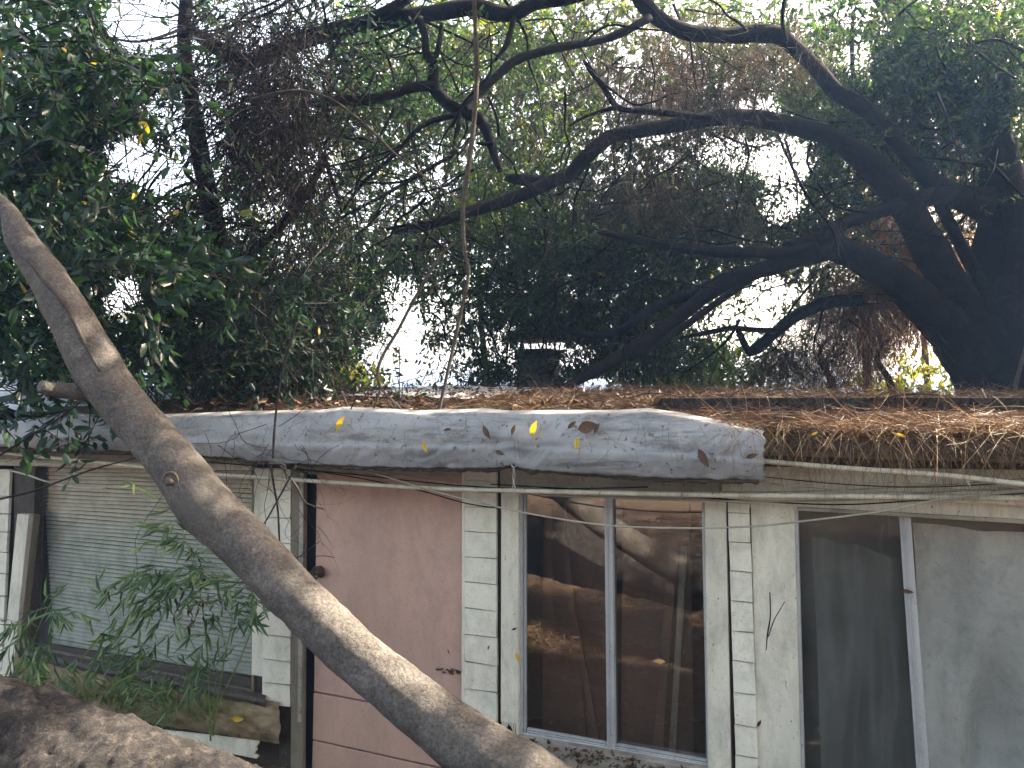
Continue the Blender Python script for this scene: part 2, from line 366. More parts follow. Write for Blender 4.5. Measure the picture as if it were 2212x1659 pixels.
mb.build('rotten_patch', M['rust'], door)
# column right of the door
part('corner_board', [(996,1800),(1004,1802),(1004,1018),(997,1016)], .03, .05, 'white')
shingles('shingle_siding', 1004, 1072, 1003, 1073, 1018, 1660, [1038,1063,1095,1149,1204,1259,1316,1373,1433,1491,1552,1612], .022)
part('wall_post', [(1072,1800),(1082,1802),(1082,1010),(1073,1010)], -.005, .05, 'darkwood')
mb = MB()                                            # rounded post with rotten foot
pa = [F(1100, y, .03) for y in (1012, 1150, 1300, 1450, 1545)]
fr = [F(1081,1560,.035), F(1119,1566,.035), F(1120,1060,.035), F(1082,1058,.035)]; mb.hexa(fr, [p+N*.05 for p in fr])
for k in range(7):
    x = 1083+k*5.2; mb.slab([(x,1562+random.uniform(2,30)),(x+4,1562+random.uniform(2,30)),(x+4.6,1556),(x-.3,1556)], .033, .03)
mb.build('wall_post', M['white'], house, bevel=.006)
# window two right side
part('corner_board', [(1531,1800),(1582,1810),(1568,1084),(1522,1080)], .03, .05, 'white')
part('wall_post', [(1581,1800),(1590,1800),(1574,1084),(1568,1084)], -.0, .05, 'darkwood')
shingles('shingle_siding', 1572, 1618, 1592, 1641, 1086, 1768, [1108,1171,1234,1299,1364,1429,1498,1568,1634,1702], .022)
part('wide_board', [(1641,1820),(1735,1835),(1716,1092),(1621,1088)], .018, .05, 'white')
# wall below window two and behind all columns
part('wall_panel', [(1080,1860),(1535,1960),(1535,1700),(1080,1612)], -.02, .05, 'darkwood')
part('wall_panel', [(1535,1960),(2900,2300),(2900,2160),(1535,1800)], -.02, .05, 'header')
for q in ([(546,1800),(632,1815),(632,1000),(546,1000)], [(996,1860),(1082,1870),(1082,1000),(996,1000)], [(1522,1900),(1720,1950),(1720,1060),(1522,1060)]):
    part('wall_sheathing', q, -.035, .05, 'darkwood', bevel=0)
# ---- windows
def window(corners, frame, mulls, panes, fm='alu', off=.0, sill=None, glass='glass', label=None):
    (x0,y0),(x1,y1),(x2,y2),(x3,y3) = corners      # tl, tr, br, bl of the opening (outer frame edge)
    w = thing_part('window', label)
    m_ = MB(); fw = frame
    m_.slab([(x3,y3),(x3+fw,y3),(x0+fw,y0),(x0,y0)], off+.012, .06)
    m_.slab([(x2-fw,y2),(x2,y2),(x1,y1),(x1-fw,y1)], off+.012, .06)
    m_.slab([(x0+fw,y0+fw*.8),(x1-fw,y1+fw*.8),(x1-fw,y1),(x0+fw,y0)], off+.010, .06)
    sy3 = y3+(y2-y3)*fw/(x2-x3); sy2 = y2-(y2-y3)*fw/(x2-x3)
    m_.slab([(x3+fw,sy3),(x2-fw,sy2),(x2-fw,sy2-fw),(x3+fw,sy3-fw)], off+.010, .06)
    m_.build('frame', M[fm], w, bevel=.002)
    for (a0,a1,b0,b1,yt,yb) in mulls:
        q = MB(); q.slab([(b0,yb),(b1,yb+1),(a1,yt),(a0,yt)], off+.006, .035); q.slab([(b0+(b1-b0)*.3,yb),(b0+(b1-b0)*.42,yb),(a0+(a1-a0)*.42,yt),(a0+(a1-a0)*.3,yt)], off+.012, .006)
        q.build('mullion', M[fm], w, bevel=.0015)
    for q4, o_ in panes:
        q = MB(); fr = [F(x, y, off+o_) for x, y in q4]; q.hexa(fr, [p+N*.004 for p in fr]); q.build('pane', M[glass], w)
    return w
def thing_part(name, label=None):
    # a window is a part of the house: a thin track mesh that carries frame and panes
    m_ = MB(); m_.slab(PQ, -.055, .012)
    o = m_.build(name, M['darkwood'], house)
    if label: o['label'] = label
    return o
PQ = [(75,1404),(548,1500),(548,1494),(75,1398)]
w1 = window([(75,1004),(548,1012),(548,1500),(62,1402)], 5, [], [([(70,1398),(546,1492),(546,1014),(78,1008)], -.02)], 'post', -.03, glass='glass', label='wide window with a closed blind')
PQ = [(1125,1586),(1533,1658),(1533,1650),(1125,1578)]
w2 = window([(1120,1062),(1522,1078),(1534,1660),(1120,1588)], 7, [(1305,1322,1311,1328,1074,1622)],
            [([(1126,1582),(1312,1616),(1306,1070),(1126,1064)], -.012), ([(1326,1618),(1530,1652),(1518,1082),(1321,1074)], -.026)], glass='glass_mirror', label='sliding window with brown boards behind it')
mb = MB()
for k, x in enumerate((1127.5, 1132.5)): mb.slab([(x,1580),(x+2.6,1580),(x+2.6,1068),(x,1068)], .004-.004*k, .02)
for k in range(3): mb.slab([(1138,1586+k*-5),(1526,1655+k*-5),(1526,1652.5+k*-5),(1138,1583.5+k*-5)], .006-.004*k, .02)
mb.build('window_track', M['alu'], w2)
part('sill', [(1118,1640),(1536,1722),(1536,1664),(1118,1592)], .05, .12, 'header', w2)
PQ = [(1735,1870),(2700,2080),(2700,2070),(1735,1860)]
w3 = window([(1716,1094),(2750,1154),(2760,2110),(1736,1860)], 7, [(1942,1967,1999,2028,1112,1935)],
            [([(1740,1850),(2010,1930),(1945,1112),(1722,1100)], -.026), ([(2012,1930),(2750,2090),(2745,1160),(1955,1112)], -.012)], glass='glass_dusty', label='sliding window with a pale curtain')
# blind behind window one
bl = thing('window_blind', 'pale horizontal slat blind hanging behind the left window', 'blind', F(320, 1420, -.12))
mb = MB(); ns = 46
for k in range(ns):
    k0 = k/ns
    yl = 1006+k0*372; yr = 1012+k0*455
    for seg in range(12):
        x0 = 92+k0*24+(560-92-k0*24)*seg/12; x1 = 92+k0*24+(560-92-k0*24)*(seg+1)/12
        def pt(x, dz, dn): 
            y = yl+(yr-yl)*(x-92)/468; w_ = .004*math.sin(x*.02+k*.9)+.006*math.sin(x*.011)*k0
            return F(x, y, -.12)+Vector((0, 0, dz+w_*(.5)))-N*dn
        mb.add([pt(x0,-.011,.005), pt(x1,-.011,.005), pt(x1,.001,.002), pt(x0,.001,.002)], [(0,1,2,3)])
        mb.add([pt(x0,.001,.002), pt(x1,.001,.002), pt(x1,.010,-.006), pt(x0,.010,-.006)], [(0,1,2,3)])
mb.build('slats', M['slat'], bl)
mb = MB()
for x in (180, 320, 470): mb.tube([F(x, 1006, -.108), F(x+4, 1375+(x-92)*.17, -.108)], [.0012]*2, 4, 1)
mb.build('cord', M['slat'], bl)
mb = MB(); mb.slab([(112,1392),(560,1478),(560,1466),(112,1380)], -.112, .02); mb.build('bottom_rail', M['slat'], bl, bevel=.003)
o = MB().grid(30, 10, lambda i, j: F(70+i*490, 1385+i*80+j*60, -.16-.02*math.sin(i*17)+.01*math.sin(i*40+j*3))).build('black_fill', M['black'], smooth=True)  # wavy black surface over the dark area below the blind
set_tags(o, 'black wavy surface filling the dark area inside the left window below the blind', 'sheet')
# things behind window two
def board(name, q, off, th, mat, label, cat):
    m_ = MB(); m_.slab(q, off, th); o_ = m_.build(name, M[mat], bevel=.002); return set_tags(o_, label, cat)
board('plywood_panel', [(1172,1640),(1320,1660),(1320,1075),(1172,1070)], -.26, .012, 'card', 'brown sheet of board behind the left pane of the middle window', 'board')
board('cardboard_panel', [(1340,1700),(1500,1720),(1490,1085),(1345,1080)], -.30, .012, 'card', 'brown sheet of board behind the right pane of the middle window', 'board')
for i, (a_, b_, o_, w_, lb) in enumerate([((1214,1090),(1262,1590),-.2,.03,'narrow stick leaning furthest left inside the middle window'), ((1186,1090),(1190,1340),-.19,.035,'short upright stick near the left edge of the middle window'),
        ((1240,1330),(1290,1600),-.17,.03,'narrow lath leaning beside the centre bar of the middle window'), ((1455,1180),(1420,1640),-.2,.045,'pale plank leaning inside the right pane of the middle window'),
        ((1478,1180),(1452,1640),-.18,.03,'thin dark plank at the right edge inside the middle window')]):
    m_ = MB(); m_.beam(F(*a_, o_), F(*b_, o_), w_, .018, N); o = m_.build('plank', M['card' if i != 4 else 'post'], bevel=.002); set_tags(o, lb, 'plank', 'planks stored behind the middle window')
# curtain behind window three
def curt(x0, x1, y0, y1, off, amp, fq):
    return lambda i, j: F(x0+(x1-x0)*i+40*j, y0+(y1-y0)*j+45*i, off)+N*(amp*1.7*(noise.noise(Vector((i*fq*.06+j*1.6, j*1.8-i*2.2, amp*50)))*3+.5*noise.noise(Vector((i*fq*.2+j*3, j*2.2, 2))))+.02*math.sin(i*3+j*4))
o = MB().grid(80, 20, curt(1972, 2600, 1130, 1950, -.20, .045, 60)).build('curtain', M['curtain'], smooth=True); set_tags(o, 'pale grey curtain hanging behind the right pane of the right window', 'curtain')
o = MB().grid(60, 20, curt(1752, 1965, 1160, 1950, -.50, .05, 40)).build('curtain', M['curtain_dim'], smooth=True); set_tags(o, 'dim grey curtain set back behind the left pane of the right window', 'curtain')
# rotten sill and mossy beam below window one
mb = MB()
def sillf(i, j):
    x = 50+i*525; y = 1396+i*104+j*26; p = F(x, y, .02+.06*math.sin(j*2.2)); return p+Vector((0, 0, .012*noise.noise(p*22)))+N*.012*noise.noise(p*18+Vector((5,0,0)))
mb.grid(90, 6, sillf); mb.build('sill', M['darkwood'], w1, smooth=True)
mb = MB()
def beamf(i, j):
    x = 32+i*572; y = 1418+i*98+j*(100-i*8)+6*noise.noise(Vector((i*9, j*2, 3))); e = 1 if i < .97 else 0
    p = F(x, y, .02+.05*math.sin(math.pi*(.15+.7*j))); return p+N*(.016*noise.noise(p*16)+.01*noise.noise(p*40))
mb.grid(110, 22, beamf); mb.grid(2, 8, lambda i, j: F(604, 1516+j*92, .05-i*.12)); mb.build('mossy_beam', M['moss'], house, smooth=True)
part('wall_panel', [(30,1800),(632,1830),(632,1480),(30,1380)], -.05, .03, 'darkwood', bevel=0)
part('door_frame', [(603,1720),(628,1720),(630,1500),(600,1500)], .0, .06, 'darkwood')
o = MB()
jag = [F(552+random.uniform(-4, 5), 1602+k*4.6, .115) for k in range(9)]
vs = [F(352,1578,.11), F(460,1590,.115)] + jag + [F(470,1622,.115), F(350,1606,.11)]
nn = len(vs); o.add(vs+[p+N*.015 for p in vs], [tuple(range(nn)), tuple(reversed(range(nn, 2*nn)))]+[(k, (k+1)%nn, (k+1)%nn+nn, k+nn) for k in range(nn)])
o = o.build('broken_board', M['white']); set_tags(o, 'snapped white painted board with splintered end below the mossy beam', 'board')
# ------------------------------------------------------------------ tarp on the eave
def bulge(k): return EO+.01+.080*math.sin(math.pi*(.08+.80*k))**.6
tarp = MB()
TB = [(-300,952),(0,966),(150,969),(300,976),(450,985),(600,1000),(760,1008),(950,1012),(1060,1012),(1085,1008),(1110,1004),(1125,1012),(1160,1016),(1300,1026),(1450,1034),(1560,1036),(1650,1038)]
TT = [(-300,915),(0,912),(60,906),(150,895),(240,906),(300,902),(500,894),(700,890),(740,884),(900,892),(1050,888),(1100,893),(1200,892),(1330,892),(1400,888),(1470,898),(1540,912),(1600,922),(1650,930)]
def itp(tab, x):
    for (a, b), (c, d) in zip(tab, tab[1:]):
        if x <= c: k = (x-a)/(c-a); return b+(d-b)*k
    return tab[-1][1]
def tf(i, j):
    x = -300+i*1950; x += 10*noise.noise(Vector((j*9, 1, 1)))*(i > .985)
    yt, yb = itp(TT, x), itp(TB, x)
    if j < .22:
        k = j/.22; p0 = F(x, yt-1, EO-.10); p1 = F(x, yt, EO+.0); p = p0.lerp(p1, k); p.z += .012*math.sin(k*math.pi)
    else:
        k = (j-.22)/.78; y = yt+(yb-yt)*k + (3.5*noise.noise(Vector((x*.03, 0, 7)))+2*noise.noise(Vector((x*.12, 0, 7))))*(k > .97)
        off = bulge(k)
        p = F(x, y, off)
    w_ = .018*noise.noise(Vector((x*.007, j*1.6, 0)))+.0035*noise.noise(Vector((x*.03+j*3, j*5, 4)))+.003*noise.noise(Vector((x*.08+j*9, j*3, 9)))-.012*max(0, .16-abs(noise.noise(Vector((x*.012+j*1.5, j*2-x*.003, 21)))))/.22*(.5+noise.noise(Vector((x*.01, 3, 3))))
    w_ += .012*(1/(1+math.exp((j-.70)*90)))*-1 + .012*math.exp(-((x-1110)/45)**2)*math.sin(j*14)
    return p - N*w_
tarp.grid(420, 44, tf)
o = tarp.build('roof_membrane', M['tarp'], smooth=True); md = o.modifiers.new('thick', 'SOLIDIFY'); md.thickness = .003
set_tags(o, 'stained grey white membrane rolled over the eave above the pink door', 'tarp')
ex = [-280+i*24 for i in range(81)]
MB().tube([F(x, itp(TB, x)+1.5, EO+.02) for x in ex], [.007+.007*random.random() for x in ex], 8, 4, .8, 30).build('torn_edge', M['darkwood'], o, smooth=True)
mb = MB()
def pf(i, j):
    a0, a1 = acoord(-350), acoord(345, -.9); a = a0+(a1-a0)*i; off = .16-j*(1.5+.3*math.sin(i*9)); p = roofpt(a, off)
    h = .06+.13*math.sin(j*math.pi)*(.5+.5*math.sin(i*11+1))+.05*noise.noise(p*5)+.03*abs(noise.noise(p*13))
    return p+Vector((0, 0, h*min(1, (1-i)*6)))
mb.grid(110, 50, pf); o = mb.build('plastic_sheet', M['plastic'], smooth=True); o.modifiers.new('thick', 'SOLIDIFY').thickness = .002
set_tags(o, 'crumpled shiny white plastic sheet on the left end of the roof', 'tarp')
mb = MB()
def pf2(i, j):
    a0, a1 = acoord(760, -1.6), acoord(1080, -1.6); a = a0+(a1-a0)*i; off = -1.2-j*1.6; p = roofpt(a, off)
    return p+Vector((0, 0, .035+.02*noise.noise(p*6)))
mb.grid(50, 30, pf2); o = mb.build('plastic_sheet', M['plastic'], smooth=True)
set_tags(o, 'flat faded white sheet on the back of the roof left of the chimney', 'tarp')
# roof batten (long timber lying on the needles)
mb = MB(); mb.beam(roofpt(acoord(1380, 0), -.35, .06), roofpt(acoord(2700, 0), -.20, .085), .09, .06)
o = mb.build('roof_batten', M['bark_log'], bevel=.004); set_tags(o, 'long straight timber lying along the needle-covered roof at right', 'timber')
# ------------------------------------------------------------------ rear building with chimney
rear = thing('rear_building', 'low rear building carrying a masonry chimney with a pitched metal cap', 'building', P(1160, 882, 10.2)-Vector((0,0,2)))
mb = MB(); c = P(1160, 882, 10.4); c.z = 1.05
mb.box(c, T*1.9, N*1.1, Vector((0, 0, 1.05))); mb.build('wall', M['stucco'], rear)
mb = MB(); mb.hexa([c-T*2.1-N*1.3+Vector((0,0,1.06)), c+T*2.1-N*1.3+Vector((0,0,1.06)), c+T*2.1-N*1.3+Vector((0,0,1.12)), c-T*2.1-N*1.3+Vector((0,0,1.12))],
                   [c-T*2.1+N*1.3+Vector((0,0,1.12)), c+T*2.1+N*1.3+Vector((0,0,1.12)), c+T*2.1+N*1.3+Vector((0,0,1.18)), c-T*2.1+N*1.3+Vector((0,0,1.18))]); mb.build('roof', M['roof'], rear)
cd = 9.6; cc = P(1163, 882, cd); hw = 44/FP*cd*.86
def zc(v): return P(1163, v, cd).z
mb = MB(); mb.box(Vector((cc.x, cc.y, (zc(757)+2.0)/2)), T*hw, N*hw*.9, Vector((0, 0, (zc(757)-2.0)/2)))
ch = mb.build('chimney', M['stucco'], rear, bevel=.01)
mb = MB(); mb.box(Vector((cc.x, cc.y, zc(766))), T*(hw*1.08), N*hw, Vector((0, 0, .06))); mb.build('chimney_crown', M['bark_log'], ch, bevel=.01)
mb = MB()
for sx in (-.75, .75):
    for sy in (-.7, .7):
        mb = MB(); b_ = Vector((cc.x, cc.y, 0))+T*hw*sx+N*hw*sy; mb.tube([b_+Vector((0,0,zc(760))), b_+Vector((0,0,zc(733)))], [.014]*2, 6, 1); mb.build('cap_post', M['rust'], ch)
mb = MB(); c = Vector((cc.x, cc.y, 0)); e = zc(737); tp = zc(682); k = 1.45
q = [c-T*hw*k-N*hw*k, c+T*hw*k-N*hw*k, c+T*hw*k+N*hw*k, c-T*hw*k+N*hw*k]; r2 = [c-T*hw*.35, c+T*hw*.35]
mb.add([p+Vector((0,0,e)) for p in q]+[p+Vector((0,0,e+.04)) for p in q]+[p+Vector((0,0,tp)) for p in r2], [(3,2,1,0),(0,1,5,4),(1,2,6,5),(2,3,7,6),(3,0,4,7),(4,5,9,8),(5,6,9),(6,7,8,9),(7,4,8)])
mb.build('chimney_cap', M['rust'], ch)
# ------------------------------------------------------------------ pipes, cables, chain
def run(name, pts, w, mat, label, cat, off=.12, group=None, offs=None, sides=8, sag=0, rough=0):
    m_ = MB(); ps = [F(x, y, offs[i] if offs else off) for i, (x, y) in enumerate(pts)]
    rs = [w/2*p.y/FP for p in ps]; rs = [sum(rs)/len(rs)]*len(ps)
    m_.tube(ps, rs, sides, 5, rough); o_ = m_.build(name, M[mat], smooth=True); return set_tags(o_, label, cat, group)
run('conduit_pipe', [(-300,950),(0,978),(233,1001),(320,1010),(443,1023),(547,1030),(737,1043),(937,1055),(1164,1061),(1474,1068),(1708,1071),(2212,1076),(2700,1082)], 9.5, 'conduit', 'long pale conduit running under the eave across the pink door', 'pipe', .2)
run('conduit_pipe', [(1560,984),(1648,996),(1808,1010),(2041,1027),(2212,1046),(2700,1100)], 12, 'conduit', 'thick pale pipe sloping down under the needles at right', 'pipe', .31)
run('conduit_pipe', [(-300,996),(0,1001),(120,1003),(180,1004)], 4, 'conduit', 'short thin white pipe above the left window', 'pipe', .08)
run('cable', [(20,1016),(60,1026),(100,1040),(167,1053),(230,1054)], 4, 'cable', 'short loose pale cable drooping across the left window corner', 'cable', .22)
run('cable', [(737,1003),(904,1033),(1004,1048),(1164,1068),(1320,1075),(1474,1081),(1708,1083),(1874,1077),(2041,1061),(2212,1056),(2600,1050)], 4.5, 'cable', 'taut grey cable just below the long conduit', 'cable', .15)
run('cable', [(640,980),(800,1020),(944,1063),(1120,1105),(1304,1134),(1474,1141),(1608,1138),(1708,1129),(1908,1104),(2041,1077),(2212,1061),(2600,1030)], 4.2, 'cable', 'long slack cable sagging low across both windows', 'cable', .24)
run('cable', [(1560,1030),(1654,1043),(1808,1058),(1974,1063),(2212,1050),(2600,1020)], 3.2, 'cable', 'thin dark cable crossing the cream header above the right window', 'cable', .18)
run('cable', [(1500,1062),(1700,1062),(1950,1052),(2212,1034),(2600,1000)], 3.0, 'cable', 'faint upper cable rising to the right edge of the header', 'cable', .1)
run('cable', [(300,985),(520,1004),(737,1022),(900,1040),(1040,1052),(1200,1056),(1400,1052)], 2.6, 'bark_dark', 'thin black wire sagging from the leaning trunk to the window header', 'cable', .16)
run('cable', [(1060,1046),(1300,1060),(1560,1078),(1800,1090),(2000,1080),(2212,1066),(2500,1050)], 3.0, 'bark_dark', 'black wire dipping behind the slack cable over the right window', 'cable', .10)
run('cable', [(640,1012),(760,1030),(900,1058),(1010,1088),(1100,1100)], 2.4, 'bark_dark', 'short black wire hanging across the top of the pink door', 'cable', .12)
run('cable', [(1650,1030),(1820,1046),(2000,1052),(2212,1040),(2500,1010)], 2.6, 'bark_dark', 'thin black wire just under the thick pale pipe at right', 'cable', .2)
chn = thing('chain', 'short steel chain hanging from an eye bolt under the membrane edge', 'chain', F(1110, 1062, EO+.06))
zc_ = F(1110, 1004, EO+.065)
def ring(c, rx, rz, r, ax1, ax2):
    m_ = MB(); m_.tube([c+ax1*rx*math.cos(k*math.pi/6)+ax2*rz*math.sin(k*math.pi/6) for k in range(13)], [r]*13, 6, 1, cap=False); return m_
ring(zc_, .011, .011, .0035, T, Vector((0,0,1))).build('eye_bolt', M['steel'], chn, smooth=True)
for k in range(4): ring(zc_-Vector((0,0,.026+k*.026)), .006, .017, .0024, T if k % 2 else N, Vector((0,0,1))).build('link', M['steel'], chn, smooth=True)
# ------------------------------------------------------------------ leaning trunk and log
def limb_pts(pl, d0, d1):
    n = len(pl); out, rr = [], []
    L = [0]
    for a, b in zip(pl, pl[1:]): L.append(L[-1]+math.hypot(a[0]-b[0], a[1]-b[1]))
    for i, (u, v, w) in enumerate(pl):
        d = d0+(d1-d0)*L[i]/L[-1]; out.append(P(u, v, d)); rr.append(w/2*d/FP)
    return out, rr
lean = thing('leaning_tree', 'thick grey brown bare trunk leaning diagonally across the house front', 'tree', P(1420, 2050, 1.7))
LT = [(-10,415,8),(18,455,34),(45,515,62),(105,605,78),(160,700,92),(208,790,104),(262,868,98),(328,945,100),(390,1020,106),(440,1090,118),(520,1165,112),(600,1250,108),(680,1330,108),(760,1408,110),(850,1482,114),(950,1562,124),(1060,1640,138),(1180,1715,150),(1420,1900,170),(1600,2150,190)]
pts, rr = limb_pts(LT, 3.12, 1.92)
MB().tube(pts, rr, 72, 26, .045, 11).build('trunk', M['bark_lean'], lean, smooth=True)
pts, rr = limb_pts([(205,850,42),(150,845,34),(110,840,31),(88,834,27)], 2.92, 2.75)
MB().tube(pts, rr, 16, 6, .1, 14).build('branch_stub', M['bark_lean'], lean, smooth=True)
pts, rr = limb_pts([(60,560,8),(95,605,10),(140,655,12),(180,735,8),(215,800,5)], 2.96, 2.80)
MB().tube(pts, rr, 8, 6, .1, 14).build('branch', M['bark_grey'], lean, smooth=True)
c = P(392, 1046, 2.60); mb = MB()
for k in range(0):
    a_ = k*.45; mb.tube([c+Vector((.022*math.cos(a_), -.03, .016*math.sin(a_))), c+Vector((.04*math.cos(a_+.3), .0, .03*math.sin(a_+.3)))], [.007,.004], 5, 2)
n0 = Vector((-.1, -.97, .2)).normalized()
mb.tube([c+n0*.070, c+n0*.082, c+n0*.087], [.017, .014, .006], 10, 4, .5, 70)
mb.tube([c+n0*.074+Vector((.024*math.cos(k*.5-.4), .004, .030*math.sin(k*.5-.4))) for k in range(8)], [.002+.004*math.sin(k*.45) for k in range(8)], 6, 3, .4, 60)
mb.build('bark_knot', M['darkwood'], lean, smooth=True)
log = thing('fallen_log', 'massive rough grey log lying across the lower left corner', 'log', P(500, 1900, 1.9))
pts, rr = limb_pts([(-700,1450,300),(-350,1545,320),(-100,1620,320),(100,1690,325),(300,1765,330),(520,1850,330),(900,2050,330)], 2.6, 1.8)
MB().tube(pts, rr, 110, 40, .09, 16).build('trunk', M['bark_log'], log, smooth=True)
# ------------------------------------------------------------------ trees: limbs
def tree_limbs(root, specs, mat='bark_dark', name='branch'):
    for pl, d0, d1 in specs:
        pts, rr = limb_pts(pl, d0, d1)
        MB().tube(pts, rr, 12 if pl[0][2] > 15 else 7, 5, .14, 5).build(name, M[mat], root, smooth=True)
main = thing('spreading_evergreen_tree', 'huge dark multi-stemmed evergreen tree arching over the roof from the right', 'tree', P(2150, 882, 7.6)-Vector((0,0,2)))
pts, rr = limb_pts([(2170,1380,200),(2165,1000,190),(2160,860,170),(2150,760,170),(2150,660,160),(2165,560,120),(2165,450,95),(2158,340,76),(2150,270,58),(2160,210,40),(2175,150,20)], 7.6, 7.4)
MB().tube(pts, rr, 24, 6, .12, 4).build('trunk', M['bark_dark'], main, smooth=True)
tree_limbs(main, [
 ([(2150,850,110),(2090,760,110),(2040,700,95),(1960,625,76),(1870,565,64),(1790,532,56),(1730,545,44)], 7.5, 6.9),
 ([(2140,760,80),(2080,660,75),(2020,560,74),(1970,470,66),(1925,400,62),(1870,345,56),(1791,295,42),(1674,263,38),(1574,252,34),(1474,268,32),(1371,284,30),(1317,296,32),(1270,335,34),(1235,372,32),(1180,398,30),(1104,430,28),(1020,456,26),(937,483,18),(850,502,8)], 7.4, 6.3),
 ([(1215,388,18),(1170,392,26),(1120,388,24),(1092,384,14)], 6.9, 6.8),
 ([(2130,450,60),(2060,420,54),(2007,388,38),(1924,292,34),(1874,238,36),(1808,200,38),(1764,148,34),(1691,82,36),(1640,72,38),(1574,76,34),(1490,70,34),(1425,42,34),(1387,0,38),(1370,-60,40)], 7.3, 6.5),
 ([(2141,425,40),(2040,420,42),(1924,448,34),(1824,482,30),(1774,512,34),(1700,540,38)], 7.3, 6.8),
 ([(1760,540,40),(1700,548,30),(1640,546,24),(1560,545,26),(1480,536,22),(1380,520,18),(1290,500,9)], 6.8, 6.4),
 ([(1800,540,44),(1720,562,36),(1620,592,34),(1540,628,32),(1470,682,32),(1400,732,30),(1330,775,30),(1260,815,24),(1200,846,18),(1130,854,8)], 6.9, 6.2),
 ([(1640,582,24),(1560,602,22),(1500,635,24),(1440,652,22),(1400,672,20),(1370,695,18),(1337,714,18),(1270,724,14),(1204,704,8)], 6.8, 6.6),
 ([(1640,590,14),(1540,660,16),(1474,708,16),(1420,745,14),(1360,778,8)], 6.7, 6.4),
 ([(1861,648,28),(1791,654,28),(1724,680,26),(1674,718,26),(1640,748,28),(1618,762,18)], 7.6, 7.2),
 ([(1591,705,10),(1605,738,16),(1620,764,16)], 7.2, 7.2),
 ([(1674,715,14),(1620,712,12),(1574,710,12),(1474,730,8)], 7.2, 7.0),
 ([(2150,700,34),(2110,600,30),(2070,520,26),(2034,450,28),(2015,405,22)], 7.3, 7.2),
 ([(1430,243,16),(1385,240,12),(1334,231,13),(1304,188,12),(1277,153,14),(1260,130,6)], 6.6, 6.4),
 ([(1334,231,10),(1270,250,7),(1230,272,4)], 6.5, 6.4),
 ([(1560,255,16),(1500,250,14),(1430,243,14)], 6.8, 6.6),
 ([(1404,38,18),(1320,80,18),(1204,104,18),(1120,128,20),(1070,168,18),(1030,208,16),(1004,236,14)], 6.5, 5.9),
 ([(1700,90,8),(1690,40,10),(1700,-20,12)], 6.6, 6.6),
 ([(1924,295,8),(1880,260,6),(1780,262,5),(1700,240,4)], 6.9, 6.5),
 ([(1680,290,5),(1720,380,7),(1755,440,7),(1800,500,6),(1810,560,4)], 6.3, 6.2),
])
top = thing('overhead_limb_tree', 'dark gnarled tree whose forked limbs hang from the top centre', 'tree', P(420, 882, 6.5)-Vector((0,0,2)))
pts, rr = limb_pts([(560,1300,60),(540,900,50),(500,640,44),(450,420,40),(415,230,34),(398,100,30),(405,-40,26)], 6.6, 6.2)
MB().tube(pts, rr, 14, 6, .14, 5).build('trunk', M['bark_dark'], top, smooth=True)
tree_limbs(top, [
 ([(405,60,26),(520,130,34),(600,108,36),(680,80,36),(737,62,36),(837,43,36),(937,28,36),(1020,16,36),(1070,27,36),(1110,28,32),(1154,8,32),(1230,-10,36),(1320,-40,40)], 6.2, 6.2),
 ([(730,70,20),(800,40,24),(860,10,24),(900,-20,20)], 6.1, 6.1),
 ([(905,40,20),(917,75,16),(921,112,18),(938,148,24),(937,186,30),(964,220,28),(1004,243,22),(1037,258,26),(1058,300,24),(1068,335,18),(1082,370,12)], 6.1, 5.9),
 ([(955,50,8),(948,95,12),(940,135,12)], 6.0, 6.0),
 ([(1064,310,12),(1050,311,10),(1030,309,6)], 5.9, 5.9),
 ([(937,186,22),(897,188,22),(854,202,20),(804,214,22),(737,218,22),(660,225,16),(600,260,8)], 6.0, 5.7),
 ([(997,247,14),(937,260,12),(897,284,11),(868,316,10),(835,350,8),(780,400,8),(737,460,5)], 5.9, 5.7),
 ([(994,253,12),(984,300,10),(977,333,9),(920,367,9),(837,417,8),(737,470,5)], 5.9, 5.5),
 ([(1110,30,16),(1105,60,12),(1095,95,12),(1070,130,6)], 6.2, 6.0),
 ([(737,455,6),(700,340,12),(690,365,16),(655,428,20),(600,495,20),(533,550,18),(470,595,12),(400,625,8)], 6.0, 5.6),
 ([(413,187,26),(400,172,18),(333,194,15),(293,227,15),(258,254,16),(220,245,10),(180,250,5)], 6.2, 5.6),
 ([(258,254,12),(275,280,9),(285,300,5)], 5.6, 5.5),
 ([(230,262,8),(227,300,8),(187,338,8),(157,362,4)], 5.6, 5.4),
 ([(383,157,8),(233,157,7),(117,174,6),(0,193,6),(-80,205,6)], 6.1, 5.0),
 ([(400,125,8),(287,130,9),(133,117,8),(0,90,7),(-80,70,6)], 6.1, 5.0),
 ([(400,60,7),(300,90,6),(200,70,5),(100,40,5),(0,20,4)], 6.1, 5.0),
 ([(420,330,10),(400,370,9),(440,410,8),(470,450,6)], 6.2, 5.8),
])
